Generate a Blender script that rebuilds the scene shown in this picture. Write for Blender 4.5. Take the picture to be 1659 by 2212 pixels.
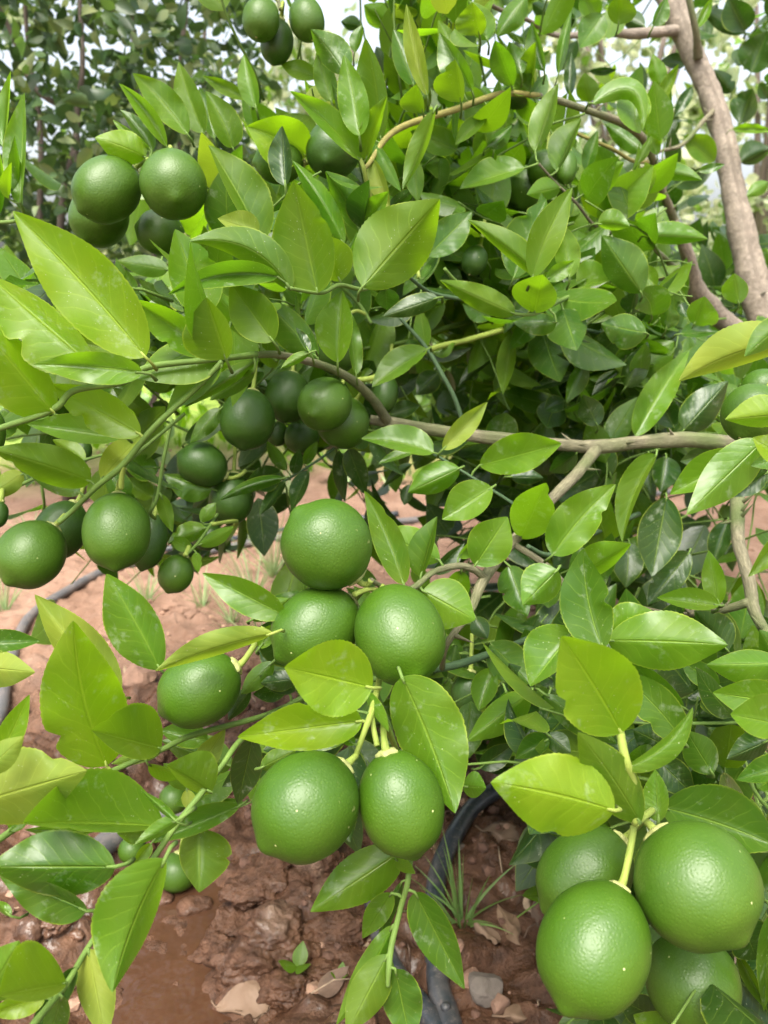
import bpy, bmesh, math, random
from math import radians as R, sin, cos, pi, sqrt, exp
from mathutils import Vector, noise, Matrix
import numpy as np

random.seed(7)
for o in list(bpy.data.objects): bpy.data.objects.remove(o)
S = bpy.context.scene
COL = S.collection

# ------------------------------------------------------------------ camera
PITCH = R(17); FP = 1671.0; CAM = Vector((0, 0, 0.65))
FW = Vector((0, cos(PITCH), -sin(PITCH))); UP = Vector((0, sin(PITCH), cos(PITCH))); RT = Vector((1, 0, 0))
cd = bpy.data.cameras.new('camera'); cam = bpy.data.objects.new('camera', cd); COL.objects.link(cam)
cam.location = CAM; cam.rotation_euler = (R(90) - PITCH, 0, 0)
cd.sensor_fit = 'VERTICAL'; cd.sensor_height = 36; cd.sensor_width = 27; cd.lens = 36 * FP / 2212
cd.clip_start = 0.02; cd.clip_end = 2000
cd.dof.use_dof = True; cd.dof.focus_distance = 0.47; cd.dof.aperture_fstop = 12
S.camera = cam
# ------------------------------------------------------------------ world, sun, exposure
SUN_EL, SUN_AZ = R(64), R(196)          # azimuth measured clockwise from +Y
w = bpy.data.worlds.new("World"); S.world = w; w.use_nodes = True
nt = w.node_tree; bg = nt.nodes['Background']
sky = nt.nodes.new('ShaderNodeTexSky'); sky.sky_type = 'NISHITA'; sky.sun_disc = False
sky.sun_elevation = SUN_EL; sky.sun_rotation = SUN_AZ; sky.dust_density = 6.0; sky.air_density = 1.0; sky.ozone_density = 1.0
hs = nt.nodes.new('ShaderNodeHueSaturation'); hs.inputs['Saturation'].default_value = .42; hs.inputs['Value'].default_value = 1.05
nt.links.new(sky.outputs[0], hs.inputs['Color']); nt.links.new(hs.outputs[0], bg.inputs[0]); bg.inputs[1].default_value = 0.105
sd = bpy.data.lights.new('sun', 'SUN'); sd.energy = 1.5; sd.angle = R(38); sd.color = (1, 0.95, 0.84)
sun = bpy.data.objects.new('sun', sd); COL.objects.link(sun)
sun.rotation_euler = Vector((sin(SUN_AZ) * cos(SUN_EL), cos(SUN_AZ) * cos(SUN_EL), sin(SUN_EL))).to_track_quat('Z', 'Y').to_euler()
sun.location = (0, -1, 3)
S.view_settings.view_transform = 'Standard'; S.view_settings.look = 'None'
S.view_settings.exposure = 2.02; S.view_settings.gamma = 1

# ------------------------------------------------------------------ geometry of the view
def P(x, y, d):
    return CAM + FW * d + RT * ((x - 829.5) / FP * d) + UP * ((1106 - y) / FP * d)
def G(x, y, z=0.0):                       # where the line of sight meets the ground
    v = FW + RT * ((x - 829.5) / FP) + UP * ((1106 - y) / FP)
    k = (z - CAM.z) / v.z
    return CAM + v * k
TO = {0: (0, 0)}
for k in range(12): TO[k + 1] = (553.0 * (k % 3), 553.0 * (k // 3))

# ------------------------------------------------------------------ object helpers
def tag(o, label=None, cat=None, group=None, kind=None):
    if label: o['label'] = label
    if cat: o['category'] = cat
    if group: o['group'] = group
    if kind: o['kind'] = kind
    return o
def empty(name, loc=(0, 0, 0)):
    o = bpy.data.objects.new(name, None); COL.objects.link(o); o.location = loc; o.empty_display_size = .02
    return o
def mk(name, V, F, mats, parent=None, smooth=True, uv=None, mi=None, loc=None):
    me = bpy.data.meshes.new(name)
    off = Vector(loc) if loc is not None else Vector((0, 0, 0))
    if parent is not None and loc is None: off = Vector(parent.matrix_basis.translation)
    V = [(p[0] - off[0], p[1] - off[1], p[2] - off[2]) for p in V]
    me.from_pydata(V, [], F)
    for m in (mats if isinstance(mats, (list, tuple)) else [mats]): me.materials.append(m)
    if uv is not None:
        l = me.uv_layers.new(name='UVMap')
        idx = np.empty(len(me.loops), dtype=np.int32); me.loops.foreach_get('vertex_index', idx)
        l.data.foreach_set('uv', np.asarray(uv, dtype=np.float32)[idx].ravel())
    if mi is not None: me.polygons.foreach_set('material_index', np.asarray(mi, dtype=np.int32))
    if smooth: me.polygons.foreach_set('use_smooth', [True] * len(me.polygons))
    me.update()
    o = bpy.data.objects.new(name, me); COL.objects.link(o)
    if parent is not None: o.parent = parent
    elif loc is not None: o.location = loc
    return o
class MB:
    def __init__(s): s.V = []; s.F = []; s.uv = []; s.mi = []
    def add(s, V, F, uv=None, m=0):
        n = len(s.V); s.V += [tuple(v) for v in V]; s.F += [tuple(i + n for i in f) for f in F]
        s.uv += list(uv) if uv is not None else [(0, 0)] * len(V)
        s.mi += [m] * len(F)
    def build(s, name, mats, parent=None, **k):
        return mk(name, s.V, s.F, mats, parent, uv=s.uv, mi=s.mi, **k)
def catmull(pts, n=6):
    out = []
    m = len(pts)
    if m < 3:
        return [tuple(pts[0][k] + (pts[-1][k] - pts[0][k]) * i / n for k in range(len(pts[0]))) for i in range(n + 1)]
    for i in range(m - 1):
        a = pts[max(i - 1, 0)]; b = pts[i]; c = pts[i + 1]; d = pts[min(i + 2, m - 1)]
        for j in range(n):
            t = j / n
            out.append(tuple(0.5 * ((2 * b[k]) + (-a[k] + c[k]) * t + (2 * a[k] - 5 * b[k] + 4 * c[k] - d[k]) * t * t + (-a[k] + 3 * b[k] - 3 * c[k] + d[k]) * t ** 3) for k in range(len(b))))
    out.append(tuple(pts[-1]))
    return out
def tube(mb, pts, rad, seg=10, m=0, lump=0.0, cap=True):
    """pts: list of Vector, rad: list of float"""
    n = len(pts); V = []; F = []; uv = []
    up = Vector((0.13, 0.2, 1)).normalized(); L = 0
    for i in range(n):
        t = (pts[min(i + 1, n - 1)] - pts[max(i - 1, 0)])
        t = t.normalized() if t.length > 1e-9 else Vector((0, 0, 1))
        if i == 0:
            a = t.cross(up)
            if a.length < .1: a = t.cross(Vector((1, 0, 0)))
            a.normalize()
        else:
            a = (a - t * a.dot(t)); a.normalize()
            L += (pts[i] - pts[i - 1]).length
        b = t.cross(a)
        for k in range(seg):
            th = 2 * pi * k / seg
            r = rad[i]
            if lump: r *= 1 + lump * (noise.noise(Vector((L * 40 + cos(th), sin(th) * 1.3, i * .2))))
            V.append(pts[i] + a * cos(th) * r + b * sin(th) * r); uv.append((k / seg, L))
    for i in range(n - 1):
        for k in range(seg):
            k2 = (k + 1) % seg
            F.append((i * seg + k, i * seg + k2, (i + 1) * seg + k2, (i + 1) * seg + k))
    if cap:
        F.append(tuple(range(seg - 1, -1, -1))); F.append(tuple((n - 1) * seg + k for k in range(seg)))
    mb.add(V, F, uv, m)

# ------------------------------------------------------------------ materials
def newmat(name):
    m = bpy.data.materials.new(name); m.use_nodes = True
    nt = m.node_tree; b = nt.nodes['Principled BSDF']
    return m, nt, b
class N:
    """tiny node helper"""
    def __init__(s, nt): s.nt = nt
    def n(s, t, **k):
        x = s.nt.nodes.new('ShaderNode' + t)
        for a, b in k.items(): setattr(x, a, b)
        return x
    def put(s, sock, v):
        if isinstance(v, bpy.types.NodeSocket): s.nt.links.new(v, sock)
        elif v is not None: sock.default_value = v
    def math(s, op, a, b=None, c=None, clamp=False):
        x = s.n('Math', operation=op, use_clamp=clamp); s.put(x.inputs[0], a)
        if b is not None: s.put(x.inputs[1], b)
        if c is not None: s.put(x.inputs[2], c)
        return x.outputs[0]
    def mix(s, f, a, b, mode='MIX'):
        x = s.n('Mix', data_type='RGBA', blend_type=mode); s.put(x.inputs[0], f); s.put(x.inputs[6], a); s.put(x.inputs[7], b)
        return x.outputs[2]
    def noise(s, co, scale, detail=4, rough=.5, dist=0):
        x = s.n('TexNoise'); s.put(x.inputs['Vector'], co); s.put(x.inputs['Scale'], scale); s.put(x.inputs['Detail'], detail)
        s.put(x.inputs['Roughness'], rough); s.put(x.inputs['Distortion'], dist)
        return x.outputs[0]
    def vor(s, co, scale, feat='F1'):
        x = s.n('TexVoronoi', feature=feat); s.put(x.inputs['Vector'], co); s.put(x.inputs['Scale'], scale)
        return x.outputs[0]
    def ramp(s, f, stops):
        x = s.n('ValToRGB'); e = x.color_ramp.elements
        while len(e) < len(stops): e.new(.5)
        for i, (p, c) in enumerate(stops):
            e[i].position = p; e[i].color = (c, c, c, 1) if isinstance(c, (int, float)) else (*c, 1)
        s.put(x.inputs[0], f); return x.outputs[0]
    def rng(s, v, a, b, c=0, d=1):
        x = s.n('MapRange'); s.put(x.inputs[0], v); s.put(x.inputs[1], a); s.put(x.inputs[2], b); s.put(x.inputs[3], c); s.put(x.inputs[4], d)
        return x.outputs[0]
    def bump(s, h, st, dist, nrm=None):
        x = s.n('Bump'); s.put(x.inputs['Height'], h); x.inputs['Strength'].default_value = st; x.inputs['Distance'].default_value = dist
        if nrm is not None: s.put(x.inputs['Normal'], nrm)
        return x.outputs[0]
    def co(s): return s.n('TexCoord').outputs['Object']

def leaf_mat(name, col, trans, rough=.38, tw=.36, veins=1.0, dust=.38, spec=.5, simple=False, rim=.55):
    m, nt, b = newmat(name); h = N(nt)
    geo = h.n('NewGeometry'); rnd = geo.outputs['Random Per Island']
    co = h.co()
    uvn = h.n('UVMap'); sep = h.n('SeparateXYZ'); nt.links.new(uvn.outputs[0], sep.inputs[0])
    u, v = sep.outputs[0], sep.outputs[1]
    av = h.math('ABSOLUTE', v)
    c = col
    base = h.mix(rnd, (col[0] * .78, col[1] * .82, col[2] * .85, 1), (min(1, col[0] * 1.25), min(1, col[1] * 1.14), col[2] * 1.1, 1))
    big = h.noise(co, 28, 3)
    base = h.mix(h.rng(h.noise(co, 11, 3), .42, .62, 0, .55), base, (col[0] * .62, col[1] * .74, col[2], 1))
    base = h.mix(h.rng(big, .38, .68), base, h.mix(.5, base, (col[0] * 1.5 + .01, col[1] * 1.15, col[2] * .9, 1)))
    trn = h.mix(rnd, (trans[0] * .85, trans[1] * .9, trans[2], 1), (min(1, trans[0] * 1.1), min(1, trans[1] * 1.05), trans[2], 1))
    nz = h.noise(co, 60, 2)
    # midrib and side veins
    mid = h.math('SUBTRACT', 1.0, h.rng(av, .012, .05), clamp=True)
    ph = h.math('ADD', h.math('SUBTRACT', u, h.math('MULTIPLY', h.math('POWER', av, .8), .24)), h.math('MULTIPLY', nz, .11))
    fr = h.math('FRACT', h.math('MULTIPLY', ph, h.rng(rnd, 0, 1, 6.5, 9.5)))
    tri = h.math('ABSOLUTE', h.math('SUBTRACT', fr, .5))
    lat = h.math('MULTIPLY', h.rng(tri, .045, .012), h.rng(av, .98, .6))
    lat = h.math('MAXIMUM', lat, 0.0)
    vein = h.math('ADD', mid, h.math('MULTIPLY', lat, .70), clamp=True)
    edge = h.math('MULTIPLY', h.rng(av, .935, .985), h.math('MULTIPLY', rim, h.rng(h.noise(co, 40, 2), .35, .6)))
    vc = (min(1, col[0] * 1.5 + .10), min(1, col[1] * 1.3 + .13), col[2] * 1.3 + .015, 1)
    if not simple:
        base = h.mix(h.math('MULTIPLY', vein, .62 * veins), base, vc)
        base = h.mix(edge, base, (.34, .42, .04, 1))
        dn = h.math('MULTIPLY', h.rng(h.noise(co, 75, 5, .7), .58, .76), dust)
        base = h.mix(dn, base, (.5, .56, .42, 1))
        sp = h.math('MULTIPLY', h.rng(h.vor(co, 330), .13, .07), h.rng(h.noise(co, 35, 1), .5, .6))
        base = h.mix(h.math('MULTIPLY', sp, .55), base, (.6, .65, .38, 1))
    nt.links.new(base, b.inputs['Base Color'])
    b.inputs['Roughness'].default_value = rough
    if not simple: nt.links.new(h.rng(big, .3, .7, rough - .07, rough + .13), b.inputs['Roughness'])
    b.inputs['Specular IOR Level'].default_value = spec
    hb = h.math('SUBTRACT', h.math('ADD', h.math('MULTIPLY', h.noise(co, 190, 3), .22), h.math('MULTIPLY', h.math('POWER', tri, .5), .17)), h.math('MULTIPLY', mid, .7))
    if not simple:
        nt.links.new(h.bump(hb, .7, .0011), b.inputs['Normal'])
    tr = h.n('BsdfTranslucent')
    nt.links.new(h.mix(h.math('MULTIPLY', vein, .35) if not simple else 0.0, trn, (trans[0] * .7, trans[1] * .75, trans[2], 1)), tr.inputs[0])
    mx = h.n('MixShader'); mx.inputs[0].default_value = tw
    nt.links.new(b.outputs[0], mx.inputs[1]); nt.links.new(tr.outputs[0], mx.inputs[2])
    nt.links.new(mx.outputs[0], nt.nodes['Material Output'].inputs[0])
    return m
LM = {
 'Y': leaf_mat('leaf_young', (.125, .225, .006), (.34, .62, .008), .40, .46),
 'L': leaf_mat('leaf_light_green', (.072, .160, .010), (.27, .54, .008), .36, .40),
 'G': leaf_mat('leaf_green', (.042, .108, .008), (.17, .39, .007), .33, .34),
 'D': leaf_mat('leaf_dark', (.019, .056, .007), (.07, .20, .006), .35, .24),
 'P': leaf_mat('leaf_pale_underside', (.155, .225, .028), (.36, .52, .020), .58, .38, veins=.9, dust=.08, spec=.3),
 'U': leaf_mat('leaf_underside_olive_shaded', (.066, .138, .008), (.25, .46, .006), .50, .42, veins=1, dust=.1, spec=.35),  # olive underside as seen in shadow, the shade put into the colour
}
LORD = ['Y', 'L', 'G', 'D', 'P', 'U']
LMATS = [LM[k] for k in LORD]

def lime_mat(name, a, b2):
    m, nt, b = newmat(name); h = N(nt); co = h.co()
    oi = h.n('ObjectInfo')
    n1 = h.noise(co, 22, 2)
    base = h.mix(h.rng(n1, .3, .72), (*a, 1), (*b2, 1))
    base = h.mix(h.math('MULTIPLY', oi.outputs['Random'], .35), base, (a[0] * .8, a[1] * .85, a[2], 1))
    pores = h.vor(co, 620)
    base = h.mix(h.math('MULTIPLY', h.rng(pores, .26, .06), .42), base, (b2[0] * 1.7, b2[1] * 1.4, b2[2] * 1.6, 1))
    sp = h.math('MULTIPLY', h.rng(h.vor(co, 120), .085, .05), h.rng(h.noise(co, 50, 1), .52, .6))
    base = h.mix(h.math('MULTIPLY', sp, .8), base, (.55, .56, .26, 1))
    blem = h.math('MULTIPLY', h.rng(h.noise(co, 48, 5, .7), .655, .74), .55)
    base = h.mix(blem, base, (.40, .40, .16, 1))
    nt.links.new(base, b.inputs['Base Color'])
    nt.links.new(h.rng(h.noise(co, 40, 3), .3, .7, .38, .50), b.inputs['Roughness'])
    b.inputs['Specular IOR Level'].default_value = .42
    b.inputs['Subsurface Weight'].default_value = 0.0
    hh = h.math('ADD', h.math('MULTIPLY', h.rng(h.vor(co, 620), .0, .55), .7), h.math('MULTIPLY', h.noise(co, 330, 2), .9))
    hh = h.math('ADD', hh, h.math('MULTIPLY', h.noise(co, 85, 2), .5))
    nt.links.new(h.bump(hh, .34, .0004), b.inputs['Normal'])
    return m
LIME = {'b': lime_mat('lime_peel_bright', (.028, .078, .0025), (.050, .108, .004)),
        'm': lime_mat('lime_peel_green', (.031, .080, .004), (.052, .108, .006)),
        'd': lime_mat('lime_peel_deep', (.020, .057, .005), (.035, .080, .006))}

def bark_mat(name, a, b2, sc=60, stretch=6, bump=.0012, green=None):
    m, nt, b = newmat(name); h = N(nt); co = h.co()
    uvn = h.n('UVMap'); mp = h.n('Mapping'); nt.links.new(uvn.outputs[0], mp.inputs[0]); mp.inputs['Scale'].default_value = (5, 40, 1)
    st = h.noise(mp.outputs[0], 3.2, 5, .65, .6)
    n1 = h.noise(co, sc, 5, .6)
    base = h.mix(h.rng(st, .35, .65), (*a, 1), (*b2, 1))
    base = h.mix(h.rng(n1, .35, .75, 0, .6), base, (a[0] * .6, a[1] * .6, a[2] * .6, 1))
    if green: base = h.mix(h.rng(h.noise(co, 14, 2), .42, .62), base, (*green, 1))
    nt.links.new(base, b.inputs['Base Color']); b.inputs['Roughness'].default_value = .75
    hh = h.math('ADD', st, h.math('MULTIPLY', n1, .6))
    nt.links.new(h.bump(hh, .7, bump), b.inputs['Normal'])
    return m
M_BARK = bark_mat('bark_grey_tan', (.17, .138, .105), (.31, .255, .20), 55, bump=.003)
M_BRAN = bark_mat('bark_olive', (.105, .095, .052), (.225, .20, .12), 90, bump=.002, green=(.085, .11, .030))
M_TWIG = bark_mat('twig_green', (.080, .150, .018), (.12, .195, .03), 120, bump=.0003)
M_TWIY = bark_mat('twig_yellow_green', (.20, .27, .035), (.27, .33, .06), 120, bump=.0003)
M_TWID = bark_mat('twig_dark_green', (.035, .075, .03), (.06, .11, .04), 120, bump=.0003)
M_TWIO = bark_mat('twig_ochre', (.17, .155, .035), (.24, .21, .05), 120, bump=.0003)
M_BGBK = bark_mat('bark_pinkish', (.095, .070, .055), (.17, .13, .105), 60)
M_CAL = bark_mat('calyx_pale', (.30, .33, .10), (.38, .38, .14), 150, bump=.0004)

def plain(name, col, rough=.6, var=.25, sc=30, bump=0, bsc=100, spec=.5):
    m, nt, b = newmat(name); h = N(nt); co = h.co()
    n1 = h.noise(co, sc, 5, .6)
    nt.links.new(h.mix(h.rng(n1, .3, .7), (*[c * (1 - var) for c in col], 1), (*[c * (1 + var) for c in col], 1)), b.inputs['Base Color'])
    b.inputs['Roughness'].default_value = rough; b.inputs['Specular IOR Level'].default_value = spec
    if bump: nt.links.new(h.bump(h.noise(co, bsc, 5, .6), .7, bump), b.inputs['Normal'])
    return m

# ------------------------------------------------------------------ leaf geometry traced in the view, with its own distance, width and fold
def wprof(t, sh):
    e = t ** sh
    return max(0.0, sin(pi * e)) ** (.68) * (1.12 - .14 * t) * (1 - .38 * max(0.0, (t - .55) / .45) ** 2)
def leaf_geo(bx, by, tx, ty, wl, wr, bend, d0, d1, nu=30, nv=4, fold=None, rs=None, ser=.018):
    rs = rs or random
    dx, dy = tx - bx, ty - by; L = max(1, sqrt(dx * dx + dy * dy))
    nx, ny = dy / L, -dx / L                       # left of base->tip in the picture
    cxx, cyy = (bx + tx) / 2 + nx * bend * 2, (by + ty) / 2 + ny * bend * 2
    dm = (d0 + d1) / 2; px = FP / dm               # px per metre
    Lr = L / px
    sag = rs.uniform(-.10, .13) * Lr
    W = max(wl, wr, .17 * L) / px * 1.04
    s1 = rs.choice([-1, 1]) if fold is None else fold
    sh = rs.uniform(.74, .98); tw = rs.uniform(-.55, .55); cup = rs.uniform(.05, .32)
    bite = (rs.choice([-1, 1]), rs.uniform(.25, .85), rs.uniform(.12, .38) * (rs.random() < .2), rs.uniform(.03, .06)); ph = rs.uniform(0, 6.28); amp = rs.uniform(.01, .045) * Lr; kf = rs.uniform(5, 9)
    V = []; F = []; uv = []
    for i in range(nu + 1):
        t = i / nu
        mx = (1 - t) ** 2 * bx + 2 * t * (1 - t) * cxx + t * t * tx
        my = (1 - t) ** 2 * by + 2 * t * (1 - t) * cyy + t * t * ty
        tx_, ty_ = 2 * (1 - t) * (cxx - bx) + 2 * t * (tx - cxx), 2 * (1 - t) * (cyy - by) + 2 * t * (ty - cyy)
        q = max(1e-6, sqrt(tx_ * tx_ + ty_ * ty_)); ax, ay = ty_ / q, -tx_ / q
        d = d0 + (d1 - d0) * t + sag * 4 * t * (1 - t)
        wp = wprof(t, sh) if 0 < t < 1 else (.03 if t == 0 else .004)
        cr = 1 - ser * (.55 + .9 * rs.random()) * (i % 2) * (0 if t in (0, 1) else 1) + .025 * noise.noise(Vector((t * 5, ph, 0)))
        for j in range(-nv, nv + 1):
            f = j / nv; a = abs(f)
            ww = (wr if j > 0 else wl) * wp
            tr = (cr if a == 1 else 1)
            if bite[2] and j * bite[0] > 0: tr *= 1 - bite[2] * a * exp(-((t - bite[1]) / bite[3]) ** 2)
            o = ww * f * tr
            # out of the picture plane: whatever real width the view does not show
            Wv = W * wp; sh_ = ww / px
            dz = sqrt(max(0, Wv * Wv - sh_ * sh_)) * (s1 if (wl <= wr) == (j < 0) else -s1 * .6 if abs(wl - wr) > .5 * max(wl, wr) else s1)
            dz = dz * a + cup * Wv * a * a * s1 + tw * (t - .45) * Wv * f + amp * a * a * sin(ph + kf * t * 2 + (1.3 if j > 0 else 0)) * min(1, 4 * t * (1 - t) * 1.2)
            dd = d + dz
            V.append(P(mx - ax * o * 1.0 * (1), my - ay * o, dd) if True else None); uv.append((t, f))
    n = 2 * nv + 1
    for i in range(nu):
        for j in range(n - 1):
            F.append((i * n + j, i * n + j + 1, (i + 1) * n + j + 1, (i + 1) * n + j))
    return V, F, uv

# note: j>0 lies on the right of base->tip, j<0 on the left

# ------------------------------------------------------------------ branches: (x, y, width px, depth)
BR = [
 ('A', 'branch', M_TWIG, [(-60,945,13,.50),(27,916,14,.50),(90,895,14,.50),(126,877,15,.50),(163,843,14,.50),(267,826,12,.50),(320,793,14,.51),(467,776,13,.53),(553,766,15,.56)]),
 ('A2', 'branch', M_BRAN, [(553,766,15,.56),(603,767,16,.58),(686,786,17,.62),(753,816,19,.66),(803,860,21,.69),(838,912,23,.72)]),
 ('B', 'branch', M_BRAN, [(800,906,20,.72),(838,912,24,.72),(920,926,27,.72),(1036,943,27,.71),(1213,960,26,.70),(1279,966,32,.70),(1373,956,30,.71),(1473,950,34,.72),(1566,958,35,.74),(1700,975,38,.85),(1830,960,44,1.1),(1900,900,50,1.3)]),
 ('C', 'branch', M_BRAN, [(1286,970,30,.70),(1249,1020,24,.67),(1196,1073,24,.64),(1106,1173,23,.60),(1046,1249,24,.55),(1016,1319,18,.54),(966,1390,14,.53),(955,1443,13,.55)]),
 ('D', 'branch', M_BRAN, [(1050,1249,18,.55),(1020,1229,16,.54),(986,1223,15,.53),(936,1236,14,.51),(893,1269,13,.50),(850,1280,11,.49),(816,1262,10,.475),(801,1253,11,.465)]),
 ('D2', 'branch', M_TWIY, [(850,1280,10,.49),(800,1273,11,.47),(766,1284,13,.462)]),
 ('E', 'branch', M_TWID, [(900,1450,14,.56),(953,1443,17,.57),(1000,1432,17,.58),(1066,1409,15,.62),(1150,1375,13,.7),(1210,1330,12,.75)]),
 ('F', 'branch', M_TWIG, [(480,780,12,.53),(433,830,12,.53),(333,923,13,.53),(267,1003,14,.54),(207,1053,12,.55),(160,1100,11,.56),(127,1129,11,.56)]),
 ('F2', 'branch', M_TWIG, [(400,893,5,.55),(350,935,7,.55),(277,996,9,.545)]),
 ('F3', 'branch', M_TWIY, [(267,1003,13,.54),(263,1030,12,.545),(262,1054,12,.55)]),
 ('G', 'branch', M_TWIG, [(372,905,7,.57),(353,996,8,.57),(340,1073,8,.575),(325,1106,8,.58),(335,1120,6,.59)]),
 ('G2', 'branch', M_TWIG, [(470,1110,6,.66),(430,1170,6,.62),(400,1200,8,.6)]),
 ('H', 'branch', M_TWIG, [(900,1450,13,.56),(700,1490,13,.54),(610,1530,12,.53),(547,1553,12,.50),(413,1589,13,.48),(350,1619,12,.465),(257,1659,12,.45),(150,1710,13,.43),(0,1812,15,.40),(-60,1850,16,.39)]),
 ('I', 'branch', M_TWIG, [(600,1535,12,.52),(520,1599,13,.46),(480,1653,12,.44),(433,1716,13,.43),(383,1779,13,.42),(323,1866,13,.41),(250,1960,12,.38),(187,2052,12,.365),(143,2126,14,.35),(73,2212,16,.33),(20,2280,18,.32)]),
 ('K', 'branch', M_TWIY, [(850,1280,12,.49),(845,1380,12,.50),(822,1460,14,.475),(803,1536,15,.43),(786,1583,13,.42),(768,1634,12,.42)]),
 ('K2', 'branch', M_TWIY, [(803,1540,12,.43),(807,1573,12,.425),(815,1612,13,.42)]),
 ('L', 'branch', M_TWIG, [(815,1500,11,.46),(850,1600,11,.465),(890,1750,11,.455),(883,1889,12,.43),(866,1959,12,.43),(846,2042,13,.425),(840,2092,13,.42),(838,2130,9,.42)]),
 ('M', 'branch', M_TWIY, [(1306,1413,16,.44),(1325,1500,17,.40),(1339,1579,18,.37),(1351,1640,20,.362),(1370,1700,17,.37),(1372,1779,14,.375)]),
 ('M0', 'branch', M_BRAN, [(1106,1173,14,.60),(1189,1230,14,.58),(1270,1330,15,.5),(1306,1413,16,.44)]),
 ('N', 'branch', M_BRAN, [(1640,960,34,.8),(1600,1030,30,.68),(1593,1116,30,.63),(1596,1173,26,.60),(1616,1246,29,.58),(1626,1306,26,.57),(1646,1353,22,.55),(1700,1440,20,.5)]),
 ('O', 'branch', M_BRAN, [(1618,1300,20,.57),(1539,1323,15,.60),(1459,1326,8,.66),(1380,1310,6,.7)]),
 ('P', 'trunk', M_BARK, [(1435,-70,58,1.25),(1453,10,54,1.25),(1473,57,50,1.25),(1506,140,44,1.25),(1539,217,47,1.25),(1566,317,47,1.25),(1586,417,51,1.25),(1613,553,60,1.25),(1639,653,66,1.25),(1700,800,74,1.25),(1760,1000,84,1.25),(1790,1250,96,1.23),(1810,1500,112,1.2),(1830,1650,124,1.15)]),
 ('P2', 'branch', M_BARK, [(1456,473,17,1.05),(1486,555,32,1.1),(1496,620,44,1.15),(1539,670,46,1.2),(1585,710,42,1.22),(1700,800,52,1.25)]),
 ('Q', 'branch', M_BRAN, [(1490,563,20,1.1),(1456,473,18,1.05),(1426,400,17,1.0),(1406,333,15,.95),(1383,293,17,.92),(1339,263,17,.88),(1273,240,15,.84),(1206,217,14,.80),(1163,207,13,.78)]),
 ('Q2', 'branch', M_TWIO, [(1163,207,13,.78),(1083,203,13,.75),(986,236,14,.72),(886,267,14,.69),(836,297,13,.67),(800,350,10,.65),(786,365,9,.63)]),
 ('R', 'branch', M_BARK, [(1480,68,30,1.25),(1453,67,23,1.24),(1373,73,21,1.2),(1306,70,17,1.16),(1239,77,13,1.1),(1190,73,11,1.05),(1140,43,9,1.0),(1106,33,9,.98),(1053,7,9,.95),(1000,-30,8,.92)]),
 ('S', 'branch', M_BRAN, [(1485,-40,14,1.18),(1489,0,14,1.18),(1503,67,14,1.2),(1508,125,20,1.23)]),
 ('T', 'branch', M_BRAN, [(1540,240,12,1.24),(1519,262,10,1.2),(1473,313,9,1.15),(1426,327,7,1.1),(1390,350,6,1.08)]),
 ('U', 'branch', M_TWIO, [(1230,280,6,.86),(1249,290,8,.87),(1319,320,8,.88),(1366,347,8,.92),(1400,350,8,.95)]),
 ('V', 'branch', M_BRAN, [(1163,353,4,.72),(1199,393,5,.74),(1246,440,6,.76),(1293,493,7,.8),(1389,520,8,.9),(1430,553,12,1.0),(1466,590,15,1.1),(1496,630,18,1.15)]),
 ('W', 'branch', M_TWIG, [(625,622,7,.50),(693,633,8,.52),(733,616,10,.54),(786,625,9,.56),(826,603,8,.6),(886,600,8,.64)]),
 ('W2', 'branch', M_TWID, [(800,500,6,.6),(843,566,7,.62),(886,600,8,.64),(933,633,9,.67),(1020,650,8,.7),(1086,666,7,.72),(1180,690,8,.85),(1300,720,9,.95),(1450,740,12,1.1),(1560,720,14,1.2)]),
 ('X', 'branch', M_TWIY, [(773,820,10,.69),(800,818,13,.69),(836,805,12,.70),(926,756,12,.74),(1003,736,12,.78),(1086,713,12,.82)]),
 ('X3', 'branch', M_BRAN, [(1086,713,12,.82),(1200,640,13,.9),(1330,600,15,1.0),(1466,600,18,1.1)]),
 ('X2', 'branch', M_TWIG, [(786,753,7,.8),(886,736,8,.84),(970,706,11,.9),(1060,690,11,1.0),(1200,700,12,1.1)]),
 ('Z', 'branch', M_TWID, [(863,686,7,.7),(920,750,9,.7),(953,806,10,.7),(983,863,10,.705),(1002,925,9,.712)]),
 ('AA', 'branch', M_TWID, [(600,1045,4,.72),(630,1030,5,.72),(716,973,6,.72),(770,915,7,.72)]),
 ('AB', 'branch', M_TWID, [(936,980,5,.66),(986,1010,5,.66),(1106,1086,7,.64),(1150,1120,7,.62)]),
 ('AC', 'branch', M_TWIY, [(778,343,8,.62),(786,365,10,.62),(803,433,10,.64),(840,500,9,.66),(893,553,9,.68),(905,600,8,.67)]),
 ('AD', 'branch', M_TWID, [(1380,1110,11,.85),(1319,1136,12,.8),(1256,1163,12,.72),(1189,1199,11,.64),(1140,1180,10,.61)]),
 ('AE', 'branch', M_TWIG, [(320,345,8,.6),(330,352,8,.6),(430,410,9,.62),(490,425,9,.64),(560,500,9,.68),(660,560,9,.72),(760,640,9,.72),(803,700,8,.72)]),
 ('AF', 'branch', M_TWIG, [(-30,480,9,.6),(30,478,8,.58),(50,460,6,.57),(44,440,5,.56)]),
 ('AG', 'branch', M_BRAN, [(606,20,8,.66),(600,-30,9,.68),(640,-60,10,.7)]),
 ('AH', 'branch', M_TWIG, [(960,580,7,.64),(1000,620,8,.66),(1086,666,8,.72)]),
 ('AI', 'branch', M_TWIG, [(1112,678,7,.62),(1154,678,8,.62),(1210,650,9,.7),(1300,610,9,.85),(1400,600,10,1.0)]),
 ('AJ', 'branch', M_TWIG, [(0,1075,9,.6),(60,1040,8,.6),(180,995,7,.62),(235,980,6,.62)]),
]
HEAD = None
SAMP = []
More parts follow.
